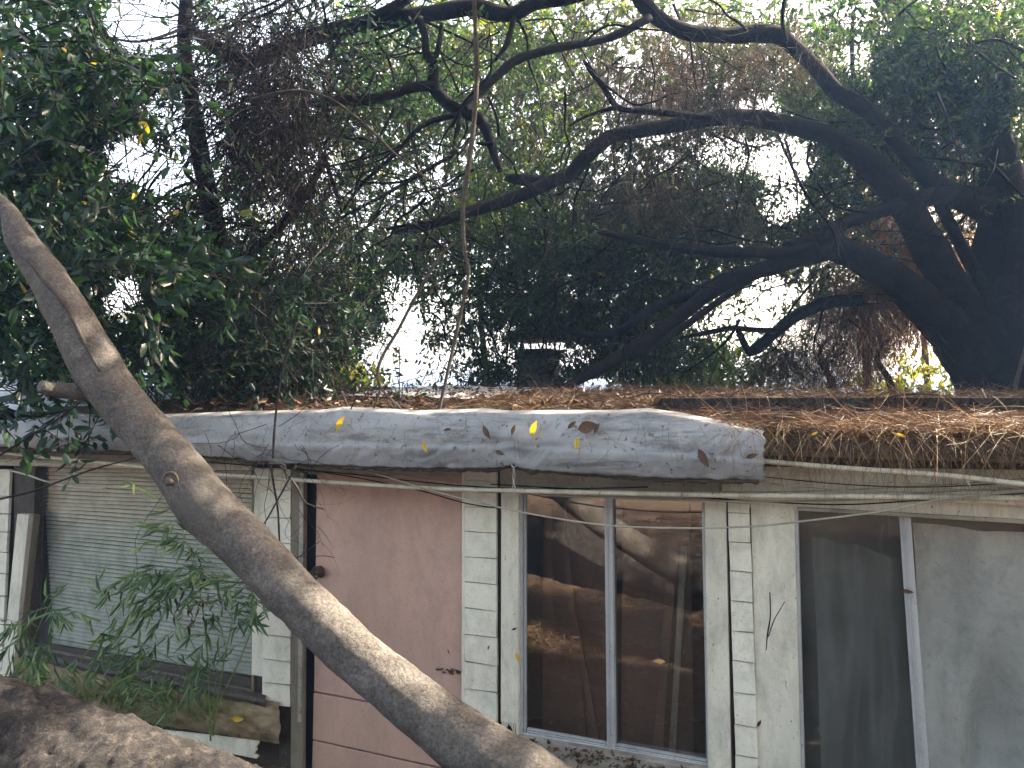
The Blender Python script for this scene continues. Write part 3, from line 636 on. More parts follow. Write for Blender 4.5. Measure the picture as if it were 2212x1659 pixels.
# smaller random side branches on the big crowns
def side_twigs(root, n, reg, d0, d1, mat, seed, droop=.5):
    r_ = random.Random(seed); m_ = MB()
    for i in range(n):
        u, v = r_.uniform(reg[0], reg[1]), r_.uniform(reg[2], reg[3]); d = r_.uniform(d0, d1)
        p = P(u, v, d); dr = Vector((r_.uniform(-1, 1), r_.uniform(-.5, .5), r_.uniform(-.9, .5)-droop*.4)).normalized(); pts = [p]; L = r_.uniform(.5, 1.5)
        for k in range(6):
            dr = (dr+Vector((r_.gauss(0, .28), r_.gauss(0, .28), r_.gauss(0, .28)-.05*droop))).normalized(); p = p+dr*L/6; pts.append(p)
        w = r_.uniform(.004, .016); m_.tube(pts, [w*(1-.13*k) for k in range(7)], 5, 3, cap=False)
    return m_.build('branchlets', M[mat], root, smooth=True)
side_twigs(main, 170, (900, 2212, -20, 700), 6.0, 8.0, 'bark_dark', 3)
side_twigs(top, 150, (300, 1100, -20, 560), 5.4, 6.8, 'bark_dark', 4)
# ------------------------------------------------------------------ foliage
LEAFT = np.array([[0,0,0],[.30,.5,-.12],[.68,.42,-.10],[1,0,-.06],[.68,-.42,-.10],[.30,-.5,-.12]])
def leaf_mesh(name, pos, dirs, lens, ratio, mat, parent, rnd):
    n = len(pos); d = dirs/np.linalg.norm(dirs, axis=1, keepdims=True)
    up = rng.normal(size=(n, 3))*.55+np.array([0, 0, 1.0]); s_ = np.cross(d, up); s_ /= np.linalg.norm(s_, axis=1, keepdims=True)+1e-9
    u_ = np.cross(s_, d); L = lens[:, None, None]
    v = pos[:, None, :]+L*(LEAFT[None, :, 0:1]*d[:, None, :]+LEAFT[None, :, 1:2]*ratio*s_[:, None, :]+LEAFT[None, :, 2:3]*u_[:, None, :])
    v = v.reshape(-1, 3); b = (np.arange(n)*6)[:, None]
    f = np.concatenate([b+np.array([[0,3,2,1]]), b+np.array([[0,5,4,3]])], axis=1).reshape(-1, 4)
    return obj(name, v, f, mat, parent, False, np.repeat(rnd, 6))
def proj(p):          # world -> picture, used only to keep crowns inside the openings of the wood
    q = p-np.array(tuple(EYE)); cz = q[:, 1]*math.cos(PITCH)+q[:, 2]*math.sin(PITCH); cy = -q[:, 1]*math.sin(PITCH)+q[:, 2]*math.cos(PITCH)
    cz = np.maximum(cz, .05); return 1106+FP*q[:, 0]/cz, 829.5-FP*cy/cz
GAPS = [(320,50,100,62,.98),(390,90,70,60,.6),(275,335,65,50,.98),(350,370,90,48,.96),(440,360,60,60,.8),(455,330,40,50,.7),(480,480,60,50,.8),(600,470,42,60,.92),(560,520,60,40,.5),(690,350,60,50,.75),(262,640,56,46,.97),(600,560,50,40,.6),(640,520,40,60,.7),
        (872,730,48,90,.97),(830,790,90,60,.9),(940,790,70,45,.75),(920,400,120,50,.35),(860,640,40,50,.8),(1170,745,60,22,.95),(1270,828,60,18,.95),(1240,760,50,30,.7),(1110,740,60,40,.6),(1163,790,52,50,.85),(1165,715,60,30,.6),(765,815,60,35,.85),
        (1640,232,60,24,.9),(1610,330,110,45,.88),(1690,345,70,62,.96),(1560,400,60,50,.4),(1690,430,55,55,.88),(1300,300,60,40,.3),(1370,130,30,40,.3),(1580,690,110,60,.8),(1660,630,70,40,.7),(1690,700,60,50,.5),(1630,745,25,22,.9),(1850,125,45,45,.8),(1790,40,60,40,.4),
        (2015,460,14,30,.8),(2065,452,12,25,.8),(1960,770,60,30,.6),(400,250,100,60,.55),(760,560,90,60,.4),(800,440,120,60,.45),(2020,800,50,40,.7),(1280,620,80,40,.4),(1000,330,70,50,.35),(1240,490,60,40,.2)]
def gapkeep(p, soft=1.0):
    u, v = proj(p); keep = np.ones(len(p)); 
    for (a, b, c, d, s_) in GAPS:
        q = ((u-a)/c)**2+((v-b)/d)**2; keep = np.minimum(keep, 1-s_*soft*np.clip(1.6-q, 0, 1))
    return rng.random(len(p)) < keep
# openings toward the sun that let the dapples through
TARGETS = [(Vector((-.13,2.09,1.16)), .13), (Vector((-.27,2.17,1.21)), .10), (Vector((-.55,2.37,1.38)), .08), (Vector((.03,1.97,1.10)), .15), (Vector((-.40,2.26,1.29)), .05), (F(690, 960, EO), .13), (F(760, 930, EO), .10), (Vector((-.66,2.09,1.05)), .09), (Vector((-.55,2.02,1.0)),.12),
           (roofpt(acoord(2050), .2), .28), (roofpt(acoord(2150), -.2), .3), (roofpt(acoord(1920), .25), .2), (roofpt(acoord(2250), 0), .3), (roofpt(acoord(2050), -.8), .25), (roofpt(acoord(1750), .25), .12),
 (P(2000,450,9.5), 1.1), (P(1750,150,9), .6), (P(1350,120,9), .9), (P(2100,300,9.5), .6), (P(1150,150,12), 1.6), (Vector((-2.2,1.2,.5)), .38), (Vector((-1.3,2.2,.45)), .30), (Vector((-1.7,1.9,.45)), .25), (Vector((-2.7,.5,.5)), .2), (P(1180,250,8.4), .9), (P(1000,120,8.4), .5), (P(1250,480,8.4), .5), (P(1050,420,8.2), .4), (P(1900,60,9.4), .7), (P(1970,830,11.5), 1.2), (P(760,810,10), .8), (P(1560,120,8.6), .4), (P(1905,745,7.4), .35), (P(1100,100,11.5), 1.2), (P(700,480,11), .8), (P(430,760,8), .4)]
def sunkeep(p):
    s_ = np.array(tuple(SUND)); ok = np.ones(len(p), bool)
    for c, r in TARGETS:
        q = p-np.array(tuple(c)); t = q@s_; dd = np.linalg.norm(q-t[:, None]*s_, axis=1); ok &= ~((t > .3) & (dd < r))
    return ok
def sprays(name, parent, mat, centers, nleaf, L, ratio=.36, spray=.40, droop=.35, soft=1.0, twigs=True, twmat='twig', hue=0.0):
    n = len(centers); d = rng.normal(size=(n, 3)); d[:, 2] -= droop; d /= np.linalg.norm(d, axis=1, keepdims=True)
    ln = spray*rng.uniform(.6, 1.3, n)
    k = (np.arange(nleaf)+.5)/nleaf
    pos = centers[:, None, :]+d[:, None, :]*(ln[:, None]*k[None, :])[:, :, None]; pos[:, :, 2] -= (k**2*.12)[None, :]*ln[:, None]
    pos = pos.reshape(-1, 3)+rng.normal(size=(n*nleaf, 3))*.012
    dirs = np.repeat(d, nleaf, axis=0)*.7+rng.normal(size=(n*nleaf, 3))*.65; dirs[:, 2] -= .25
    rnd = np.clip(np.repeat(rng.normal(.42, .16, n), nleaf)+rng.normal(0, .13, n*nleaf)+hue+(rng.random(n*nleaf) < .0015)*.6, 0, 1)
    lens = L*rng.uniform(.6, 1.25, n*nleaf)
    ok = gapkeep(pos, soft) & sunkeep(pos)
    leaf_mesh(name, pos[ok], dirs[ok], lens[ok], ratio, M[mat], parent, rnd[ok])
    if twigs:
        kt = gapkeep(centers+d*ln[:, None]*.5, soft); m = int(kt.sum())
        if m < 8: return
        c = centers[kt]; e = d[kt]; l2 = ln[kt]
        s_ = np.cross(e, [0, 1, 0.2]); s_ /= np.linalg.norm(s_, axis=1, keepdims=True)+1e-9; u_ = np.cross(s_, e); vs = []
        for tt, w in ((-.35, .0045), (.5, .003), (1., .0015)):
            cc_ = c+e*(l2*tt)[:, None]; cc_[:, 2] -= max(0, tt)**2*.12*l2
            for an in (0, 2.09, 4.19): vs.append(cc_+(s_*math.cos(an)+u_*math.sin(an))*w)
        v = np.stack(vs, axis=1).reshape(-1, 3); b = (np.arange(m)*9)[:, None]; fs = []
        for i in (0, 3):
            for j in range(3): j2 = (j+1) % 3; fs.append(b+np.array([[i+j, i+j2, i+3+j2, i+3+j]]))
        obj('twigs', v, np.concatenate(fs, axis=0), M[twmat], parent)
def region(n, polys, d0, d1, clump=5, cr=.25):
    """n spray centres in image-space ellipses given their own depth, grouped in clumps."""
    out = []; w = np.array([p[4] for p in polys], float); w /= w.sum()
    for i in range(n//clump):
        a, b, c, d, _ = polys[rng.choice(len(polys), p=w)]
        while True:
            x, y = rng.uniform(-1, 1, 2)
            if x*x+y*y < 1: break
        p = np.array(tuple(P(a+x*c, b+y*d, rng.uniform(d0, d1)))); out.append(p+rng.normal(size=(clump, 3))*cr*np.array([1, 1, .7]))
    return np.concatenate(out)
sprays('crown', main, 'leaf_main', region(7000, [(1300,260,420,320,3),(1000,600,260,260,1.2),(1500,480,300,180,1.3),(1250,620,260,160,1.4),(1800,200,300,240,1.4),(2050,220,260,300,2.2),(1150,780,160,90,.6),(1380,740,200,90,.6)], 7.5, 9.8), 16, .070)
sprays('crown', top, 'leaf_left', region(3000, [(560,250,240,280,1.6),(620,560,220,160,1.6),(430,560,260,160,1.8),(700,700,200,130,1.2),(500,740,240,110,1.4),(340,180,160,200,.5),(760,200,160,260,1.)], 6.0, 8.0), 15, .068)
left = thing('broadleaf_tree', 'dense blue green broadleaf tree filling the upper left corner', 'tree', P(-260, 882, 5.5)-Vector((0,0,2)))
fg = region(620, [(2030,120,200,150,2),(1930,110,140,120,1),(2140,200,110,110,1),(2040,330,110,80,.6)], 7.5, 8.1)
sprays('near_foliage', main, 'leaf_main', fg, 15, .075)
sprays('far_foliage', main, 'leaf_main', region(4200, [(1350,300,480,320,2),(950,300,280,300,1.2),(1800,350,320,300,1.2),(1400,600,400,180,.8),(800,560,160,120,.4)], 10, 12.5), 14, .10)
sprays('fork_foliage', main, 'leaf_main', region(110, [(2165,150,90,90,1),(2110,60,80,60,.5)], 7.0, 7.3), 15, .075)
sprays('dense_foliage', main, 'leaf_main', region(1500, [(1350,480,340,240,1),(1560,430,220,130,.8),(1250,600,260,120,1),(1100,560,160,140,.7),(1400,250,260,200,.8),(1900,380,260,260,1)], 8.2, 10.0), 16, .075)
second = thing('leaning_pale_tree', 'pale sunlit tree trunk leaning in from the top right behind the foliage', 'tree', P(2400, 882, 8)-Vector((0,0,2)))
pts, rr = limb_pts([(2420,1400,130),(2330,800,110),(2200,420,95),(2085,220,80),(2024,135,72),(1974,66,66),(1925,0,62),(1880,-70,60)], 8.6, 8.3)
MB().tube(pts, rr, 16, 6, .12, 5).build('trunk', M['bark_lean'], second, smooth=True)
pts, rr = limb_pts([(-260,1500,120),(-240,900,100),(-200,500,90),(-140,200,70),(-60,-60,50)], 5.5, 4.6)
MB().tube(pts, rr, 14, 6, .12, 5).build('trunk', M['bark_dark'], left, smooth=True)
sprays('crown', left, 'leaf_left', region(1250, [(60,160,230,260,3),(80,480,220,220,2.4),(60,740,200,140,1.6),(260,560,150,90,1.0),(210,250,90,140,1)], 3.9, 6.0, 5, .2), 14, .085, .40)
sprays('low_foliage', top, 'leaf_left', region(620, [(560,740,190,110,1.2),(420,700,150,120,.8),(700,760,90,80,.5),(480,560,120,120,.5)], 4.9, 6.0), 15, .062)
# unseen canopy added over and beyond the frame, toward the sun, to shade the house
def canopy(n, c0, c1, seed):
    p = rng.uniform(0, 1, (n//6, 3))*(np.array(c1)-np.array(c0))+np.array(c0); p = np.repeat(p, 6, axis=0)+rng.normal(size=(n//6*6, 3))*.35
    return p
cp = canopy(9500, (-1.5, -.6, 4.2), (12, 9.5, 7.4), 1); 
u, v = proj(cp); cp = cp[(v < -230) | (u > 2420) | (cp[:, 1] < .3)]
sprays('crown', main, 'leaf_main', cp, 12, .12, .45, .5, twigs=False)
cp = canopy(3600, (4.6, -2.0, 2.4), (11, 6.5, 5.5), 1); u, v = proj(cp); cp = cp[(u > 2450) | (cp[:, 1] < .5)]
sprays('crown', main, 'leaf_main', cp, 12, .12, .45, .5, twigs=False)
# background trees and shrubs
def bush(label, polys, n, d0, d1, mat, L, cat='tree', name='background_tree', nl=14, hue=0, stem=None, soft=.9, ratio=.4, droop=.2, cr=.3):
    u0, v0 = stem or (polys[0][0], 860); dm = (d0+d1)/2
    t_ = thing(name, label, cat, P(u0, 882, dm)-Vector((0,0,2)), 'trees and shrubs beyond the roof')
    pts, rr = limb_pts([(u0,1150,20),(u0+8,900,16),(u0-16,(880+polys[0][1])/2,10),(u0+14,polys[0][1]+20,5)], dm, dm)
    MB().tube(pts, rr, 8, 5, .12, 5).build('trunk', M['bark_grey'], t_, smooth=True)
    sprays('crown', t_, mat, region(n, polys, d0, d1, 5, cr), nl, L, ratio, .4, droop, soft, False, hue=hue); return t_
bush('sunlit yellow green shrub just above the roof left of the bright gap', [(760,815,70,45,1)], 190, 9.5, 11, 'leaf_yellow', .09, 'shrub', 'background_shrub', soft=0)
bush('bright lime shrub glowing under the big leaning limb at right', [(1990,835,110,60,1),(1880,850,100,40,.6)], 260, 10.5, 12.5, 'leaf_yellow', .10, 'shrub', 'background_shrub', soft=.3)
bush('round green tree showing between the two low branches', [(1560,790,130,80,1),(1480,810,120,60,.7)], 480, 9.0, 11, 'leaf_far', .10)
bush('hazy pale green tree low behind the leaning trunk', [(60,760,160,110,1),(200,780,120,80,.6)], 330, 9.0, 11, 'leaf_far', .10, hue=.2)
bush('tall green tree far behind the middle of the crown', [(1150,300,420,260,1.8),(1050,150,260,150,1.2),(700,420,260,220,.8),(1300,560,300,160,.8),(1400,80,260,100,.7)], 2900, 10, 13, 'leaf_yellow', .12, nl=12, stem=(1050,860), hue=-.15)
bush('green tree far behind the upper right limbs', [(2000,180,260,220,1),(1600,200,260,180,.6)], 800, 10, 12, 'leaf_far', .12)
bush('dark green thicket low behind the membrane', [(480,800,180,60,1),(600,790,110,60,1)], 420, 7.5, 9, 'leaf_far', .08)
# dead conifer boughs (hanging brown sprays)
def ribbons(pos, dirs, lens, width, curl=.25, segs=3, grav=0.0):
    n = len(pos); d = dirs/np.linalg.norm(dirs, axis=1, keepdims=True)
    r_ = rng.normal(size=(n, 3)); s_ = np.cross(d, r_); s_ /= np.linalg.norm(s_, axis=1, keepdims=True)+1e-9; c_ = np.cross(s_, d)*(rng.normal(0, curl, n))[:, None]+np.array([0, 0, -grav])
    vs = []
    for k in range(segs+1):
        t = k/segs; p = pos+lens[:, None]*(d*t+c_*t*t); w = width*(1-.7*t)
        vs += [p-s_*w/2, p+s_*w/2]
    v = np.stack(vs, axis=1).reshape(-1, 3); b = (np.arange(n)*(2*segs+2))[:, None]
    f = np.stack([b+np.array([[2*k, 2*k+1, 2*k+3, 2*k+2]]) for k in range(segs)], axis=1).reshape(-1, 4)
    return v, f
def dead_boughs(label, polys, n, d0, d1, name='dead_conifer', L=.16, w=.004, mat='leaf_dead', down=1.2, per=26, root=None):
    t_ = root or thing(name, label, 'tree', P(polys[0][0], 882, (d0+d1)/2)-Vector((0,0,2)))
    pts, rr = limb_pts([(polys[0][0],1200,20),(polys[0][0]+25,870,18),(polys[0][0]-10,polys[0][1]+30,10),(polys[0][0]+20,polys[0][1]-20,4)], (d0+d1)/2, (d0+d1)/2)
    if not root: MB().tube(pts, rr, 8, 5, .12, 5).build('trunk', M['bark_dark'], t_, smooth=True)
    c = region(n, polys, d0, d1, 4, .2); pos = np.repeat(c, per, axis=0)+rng.normal(size=(len(c)*per, 3))*np.array([.06, .06, .10])
    dirs = rng.normal(size=pos.shape)*.55; dirs[:, 2] -= down; keep = gapkeep(pos, .9) & sunkeep(pos); pos = pos[keep]; dirs = dirs[keep]
    v, f = ribbons(pos, dirs, L*rng.uniform(.5, 1.3, len(pos)), w); rnd = np.repeat(np.clip(rng.normal(.4, .22, len(pos)), 0, 1), 8)
    obj('foliage' if not root else 'dead_foliage', v, f, M[mat], t_, False, rnd); return t_
dead_boughs('dull brown dead conifer boughs hanging behind the low right branch', [(1780,740,130,100,1.6),(1870,690,100,90,1),(1700,800,70,50,.5)], 520, 8.2, 9.5, L=.22, w=.006, down=.8)
dead_boughs('brown drooping conifer filling the right edge behind the trunk', [(2060,480,200,220,1.4),(2130,200,160,200,.8),(1950,560,120,140,1)], 1100, 8.6, 10.5, L=.24, w=.009, mat='leaf_gold')
dead_boughs('shadowy conifer boughs hanging under the upper right arch', [(1560,150,170,110,1.2),(1430,210,100,120,.7),(1280,200,140,120,.4),(1400,440,160,60,.6),(1640,480,160,60,.4)], 420, 7.0, 7.9, L=.22, w=.004, root=main)
dead_boughs('rusty orange dead conifer lit by the sun at the upper right', [(1850,60,90,80,1),(1900,30,70,50,1)], 170, 9, 10, L=.26, w=.008, mat='needle')
dead_boughs('rusty hanging needle spray catching sun above the right end of the roof', [(1905,745,50,34,1)], 44, 7.2, 7.6, L=.2, w=.005, mat='needle', name='dead_conifer')
# ------------------------------------------------------------------ vine tangles and hanging vines
def tangle(label, polys, n, d0, d1, seed, wmin=.0012, wmax=.0035, down=.9, L=(.5, 1.6), mat='twig', wander=.3):
    r_ = random.Random(seed); m_ = MB(); w = [p[4] for p in polys]
    for i in range(n):
        a, b, c, d, _ = r_.choices(polys, w)[0]; p = P(a+r_.gauss(0, .5)*c, b+r_.gauss(0, .5)*d, r_.uniform(d0, d1)); dr = Vector((r_.gauss(0, .5), r_.gauss(0, .3), -down+r_.gauss(0, .5))).normalized()
        Ln = r_.uniform(*L); pts = [p]
        for k in range(7):
            dr = (dr+Vector((r_.gauss(0, wander), r_.gauss(0, wander), r_.gauss(0, wander)))).normalized(); p = p+dr*Ln/7; pts.append(p)
        rw = r_.uniform(wmin, wmax); m_.tube(pts, [rw*(1-.08*k) for k in range(8)], 4, 2, cap=False)
    o_ = m_.build('vine_tangle', M[mat]); set_tags(o_, label, 'vines', None, 'stuff'); return o_
tangle('dense hanging curtain of dead brown vines in the upper left', [(600,130,110,160,2),(540,240,110,120,1),(640,380,70,140,.8),(520,80,120,100,1)], 900, 4.9, 5.8, 11, .0016, .0042)
tangle('dry twig tangle over the roof behind the membrane', [(560,720,180,120,1.6),(640,760,90,70,1),(420,760,120,70,.6)], 260, 4.9, 5.8, 12, .0015, .004, .2, (.3, 1.0), 'bark_grey', .45)
tangle('grey vine strands trailing across the arching limbs', [(1550,180,160,140,1),(1500,330,200,120,.7),(1280,260,260,200,.8),(850,330,220,200,1)], 420, 5.6, 6.4, 13, .0012, .004, .8, (.4, 1.2), 'twig', .3)
tangle('fine bare twigs hanging over the membrane and door frame', [(620,980,60,90,1),(500,960,120,50,.7),(660,1080,50,120,.4)], 42, 3.7, 4.0, 14, .0009, .002, .8, (.2, .7), 'twig', .28)
def vine(pl, d0, d1, label, mat='bark_grey', name='hanging_vine'):
    pts, rr = limb_pts(pl, d0, d1); rr = [x*.78 for x in rr]; o_ = MB().tube(pts, rr, 8, 6, .12, 20).build(name, M[mat], smooth=True)
    return set_tags(o_, label, 'vine', 'hanging vines and twigs')
vine([(1022,-40,13),(1027,60,13),(1030,160,14),(1024,260,14),(1012,360,14),(1000,450,13),(1003,540,12),(1012,590,11),(992,690,11),(968,800,10),(952,870,9),(940,925,7),(934,948,5)], 4.2, 3.9, 'long grey vine hanging almost straight down from the top centre')
vine([(1000,510,6),(950,555,9),(897,643,9),(860,713,9),(827,768,9),(816,806,9),(826,842,8),(870,888,7),(904,936,7),(950,976,6),(998,1004,4)], 4.1, 3.7, 'looping grey vine ending against the membrane right of the bright gap')
vine([(540,217,10),(590,203,9),(650,196,9),(700,208,8),(737,228,8),(800,280,8),(854,333,7),(904,372,6),(960,410,5),(1000,445,4)], 4.7, 4.6, 'pale arching vine crossing the dark limbs at upper left centre')
vine([(737,845,8),(760,890,5),(800,892,6),(822,842,7)], 4.1, 4.1, 'short pale vine hooking from the looping vine to the left', )
vine([(0,983,6),(60,945,5),(120,908,5),(183,862,4)], 3.3, 3.2, 'straight dark twig rising from the left edge to the trunk stub', 'twig')
vine([(0,1078,6),(67,1062,6),(150,1032,5),(213,1010,5),(300,988,3)], 3.3, 3.2, 'dark twig crossing the top corner of the left window', 'twig')
vine([(585,1005,7),(590,1040,6),(600,1100,6),(604,1170,5),(612,1250,4),(616,1330,3)], 3.3, 3.2, 'thin brown twig hanging down the left white shingle column', 'twig')
vine([(640,1005,5),(600,1080,5),(565,1140,4),(520,1200,3)], 3.2, 3.1, 'thin bare twig crossing the left shingle column toward the bamboo', 'twig')
vine([(590,990,6),(592,940,7),(600,860,7),(615,780,7),(640,700,6)], 3.6, 3.8, 'upright brown stem rising in front of the membrane by the leaning trunk', 'twig')
vine([(605,1005,5),(640,1050,6),(660,1085,5),(700,1100,4)], 3.3, 3.3, 'crooked twig reaching over the pink door corner', 'bark_grey')
vine([(582,1004,7),(586,1002,7),(612,1004,7),(617,1020,6),(619,1036,4)], 3.2, 3.2, 'small bleached bent twig at the top of the left shingle column', 'bark_grey')
vine([(735,1010,3),(745,960,4),(752,900,4),(770,860,3)], 3.8, 3.8, 'thin dark twig lying against the membrane under the yellow leaf', 'twig')
vine([(420,1225,3),(470,1250,4),(520,1258,5),(590,1240,4),(690,1170,2)], 3.4, 3.2, 'thin grey twig looping out of the bamboo over the leaning trunk', 'bark_grey')
vine([(2190,870,12),(2195,830,12),(2205,790,11),(2216,750,10)], 5.2, 5.2, 'short pale stick standing on the roof at the right edge', 'bark_grey', 'stick')
vine([(1663,1280,3),(1664,1330,3.5),(1658,1370,4),(1655,1405,2)], 3.18, 3.18, 'thin dark twig stuck on the wide white board', 'twig')
vine([(1695,1300,2),(1672,1340,3),(1660,1375,3)], 3.17, 3.17, 'short slanting twig beside the one on the wide white board', 'twig')
vine([(1060,950,3),(1200,930,3)], 3.55, 3.45, 'straw-thin twig lying on the membrane', 'twig') if False else None
# ------------------------------------------------------------------ bamboo by the left window
r_ = random.Random(5)
def bamboo(label, canes, nb, Lr=(.06, .13), d=3.95):
    t_ = thing('bamboo_plant', label, 'plant', P(canes[0][0][0], canes[0][0][1], d), 'bamboo growing against the left window')
    st = MB(); pos, dirs, lens = [], [], []
    for cn in canes:
        pts, rr = limb_pts(cn, d, d-.15); st.tube(pts, [x*.6 for x in rr], 6, 5, a=.75)
        for i in range(nb):
            k = r_.uniform(.38, 1); j = min(len(pts)-2, int(k*(len(pts)-1))); f_ = k*(len(pts)-1)-j; p = pts[j].lerp(pts[j+1], f_)
            ax = (pts[j+1]-pts[j]).normalized(); dr = (ax*.5+Vector((r_.gauss(-.35, .55), r_.gauss(-.1, .5), r_.gauss(-.25, .4)))).normalized(); L = r_.uniform(.10, .30); bp = [p]; q = p
            for s_ in range(4): dr = (dr+Vector((0, 0, -.14))).normalized(); q = q+dr*L/4; bp.append(q)
            st.tube(bp, [.0013, .0012, .001, .0008, .0006], 4, 2, cap=False)
            for s_ in range(1, 5):
                for q_ in range(r_.choice((1, 2, 2))+(s_ == 4)): pos.append(tuple(bp[s_])); dd = dr*.8+Vector((r_.gauss(0, .45), r_.gauss(0, .4), r_.gauss(-.35, .35))); dirs.append(tuple(dd)); lens.append(r_.uniform(*Lr))
    st.build('stem', M['bamboo'], t_, smooth=True, attr=True); pos = np.array(pos)
    leaf_mesh('leaves', pos, np.array(dirs), np.array(lens), .125, M['bamboo'], t_, np.clip(rng.normal(.4, .22, len(pos)), 0, 1))
    if len(canes) > 4:
        dp = np.array([tuple(P(r_.gauss(412, 20), r_.gauss(1290, 45), d-.1)) for _ in range(34)]); leaf_mesh('dry_leaves', dp, rng.normal(size=dp.shape)*.5+np.array([0, 0, -.8]), rng.uniform(.04, .08, 34), .2, M['fallen_brown'], t_, rng.random(34))
bamboo('largest dark green bamboo clump leaning over the left window by the trunk', [[(455,1600,7),(452,1500,6),(445,1380,6),(430,1270,5),(405,1180,4),(385,1120,3)], [(460,1590,5),(480,1450,5),(500,1340,4),(490,1250,4),(440,1200,3)], [(450,1560,5),(520,1420,5),(548,1330,4),(540,1250,3)], [(450,1520,4),(420,1400,4),(350,1300,4),(270,1230,3)], [(450,1540,4),(400,1450,4),(310,1390,3),(240,1360,2)], [(490,1420,4),(470,1340,3),(400,1260,3),(320,1200,2)]], 13, (.055,.125))
bamboo('wispy bamboo sprig at the lower left corner of the left window', [[(40,1500,4),(60,1420,4),(90,1340,4),(130,1270,3)], [(30,1480,4),(20,1400,3),(60,1330,3),(110,1310,2)], [(60,1500,4),(80,1440,3),(110,1400,2)]], 8, (.06, .12))
bamboo('short bright bamboo shoots in front of the mossy beam', [[(378,1580,4),(382,1520,4),(390,1470,3)], [(372,1580,3),(360,1530,3),(350,1500,2)], [(460,1560,3),(465,1480,3),(470,1430,2)]], 4, (.05, .10))
gp = []; 
for i in range(480):
    k = r_.random(); gp.append(tuple(F(45+k*420, 1425+k*80+r_.uniform(0, 60)+r_.uniform(0, 40)*(k < .5), r_.uniform(.07, .16))))
gp = np.array(gp); gd = rng.normal(size=gp.shape)*.5+np.array([.1, -.2, .8]); 
o = leaf_mesh('grass', gp, gd, rng.uniform(.04, .12, len(gp)), .07, M['bamboo'], None, np.clip(rng.normal(.6, .25, len(gp)), 0, 1)); set_tags(o, 'thin grass and weeds growing on the mossy beam', 'grass', None, 'stuff')
# ------------------------------------------------------------------ needles on the roof, hanging fringe, litter
def needles(name, label, pos, dirs, L, w, mat='needle', mu=.5, curl=.3, grav=0.0, segs=3):
    v, f = ribbons(pos, dirs, L*rng.uniform(.5, 1.25, len(pos)), w, curl, segs, grav); o_ = obj(name, v, f, M[mat], None, False, np.repeat(np.clip(rng.normal(mu, .24, len(pos)), 0, 1), 2*segs+2)); return set_tags(o_, label, 'needles', None, 'stuff')
n = 16000; al = rng.uniform(acoord(1000, -1), acoord(2212, 0)+.5, n); of = .30-rng.random(n)**1.3*3.4
pos = np.array([tuple(roofpt(a, o_, .012+.05*random.random()**2+.03*max(0, noise.noise(Vector((a*2.5, o_*3, 0)))))) for a, o_ in zip(al, of)])
left_part = (al < acoord(1560, 0)) & (of > .02); pos = pos[~left_part]
dr = rng.normal(size=pos.shape)*np.array([1, 1, .16]); needles('pine_needles', 'thick mat of rusty pine needles covering the roof', pos, dr, .17, .0024)
n = 3000; al = rng.uniform(acoord(200, -1), acoord(1400, -.5), n); of = .0-rng.random(n)*2.5
pos = np.array([tuple(roofpt(a, o_, .015+.04*random.random())) for a, o_ in zip(al, of)])
needles('pine_needles', 'thin scatter of brown needles and twigs behind the membrane', pos, rng.normal(size=pos.shape)*np.array([1, 1, .25]), .12, .003, mu=.3)
n = 2600; al = rng.uniform(acoord(1560, .3), acoord(2212, .3)+.6, n)
pos = np.array([tuple(roofpt(a, EO+rng.uniform(-.08, .02), rng.uniform(0, .03))) for a in al]); dr = rng.normal(size=pos.shape)*.6+np.array(tuple(-N*1.0+Vector((0, 0, -.35))))*rng.uniform(0, .8, (n, 1)); dr += np.array(tuple(T))*rng.normal(0, .9, (n, 1)); dr[:, 2] -= rng.random(n)**3*.9
needles('pine_needles', 'shaggy fringe of pine needles spilling over the right eave', pos, dr, .19, .0024, curl=.4, mu=.72, grav=.35, segs=5)
n = 70; al = rng.uniform(acoord(1540, .3), acoord(2212, .3)+.4, n); pos = np.array([tuple(A(a, EO+.04, eave_z(a)-.01)) for a in al]); dr = rng.normal(size=pos.shape)*.25+np.array([0, -.1, -1])
needles('pine_needles', 'single long needles dangling below the right eave', pos, dr, .30, .0018, curl=.3)
n = 60; al = rng.uniform(acoord(500, .3), acoord(1600, .3), n)
# litter on ground near camera and wall
n = 9000; xs = rng.uniform(-4, 5, n); ys = rng.uniform(-3.5, 4, n); keep = (D0-(xs*N.x+ys*N.y)) > .03; xs, ys = xs[keep], ys[keep]
pos = np.array([(x, y, gz(x, y)+.01+.02*random.random()) for x, y in zip(xs, ys)])
o = leaf_mesh('leaf_litter', pos, rng.normal(size=pos.shape)*np.array([1, 1, .2]), rng.uniform(.04, .10, len(pos)), .4, M['needle'], None, rng.random(len(pos))); set_tags(o, 'dry brown leaf litter on the ground in front of the house', 'leaves', None, 'stuff')
lp = []
for i in range(240): k = r_.random(); lp.append(tuple(F(1125+k*405, 1600+k*72+r_.uniform(-4, 26), .06+r_.uniform(0, .02))))
lp = np.array(lp); o = leaf_mesh('leaf_litter', lp, rng.normal(size=lp.shape)*np.array([1, 1, .4]), rng.uniform(.015, .04, len(lp)), .4, M['fallen_brown'], None, rng.random(len(lp))); set_tags(o, 'dark rotting leaves along the sill of the middle window', 'leaves', None, 'stuff')
n = 1500; al = rng.uniform(acoord(300, 0), acoord(1500, -.5), n); of = .05-rng.random(n)*2.4
pos = np.array([tuple(roofpt(a, o_, .02+.05*random.random())) for a, o_ in zip(al, of)])
o = leaf_mesh('leaf_litter', pos, rng.normal(size=pos.shape)*np.array([1, 1, .4]), rng.uniform(.03, .07, n), .4, M['fallen_brown'], None, rng.random(n)); set_tags(o, 'brown leaf litter lying behind the membrane on the roof', 'leaves', None, 'stuff')
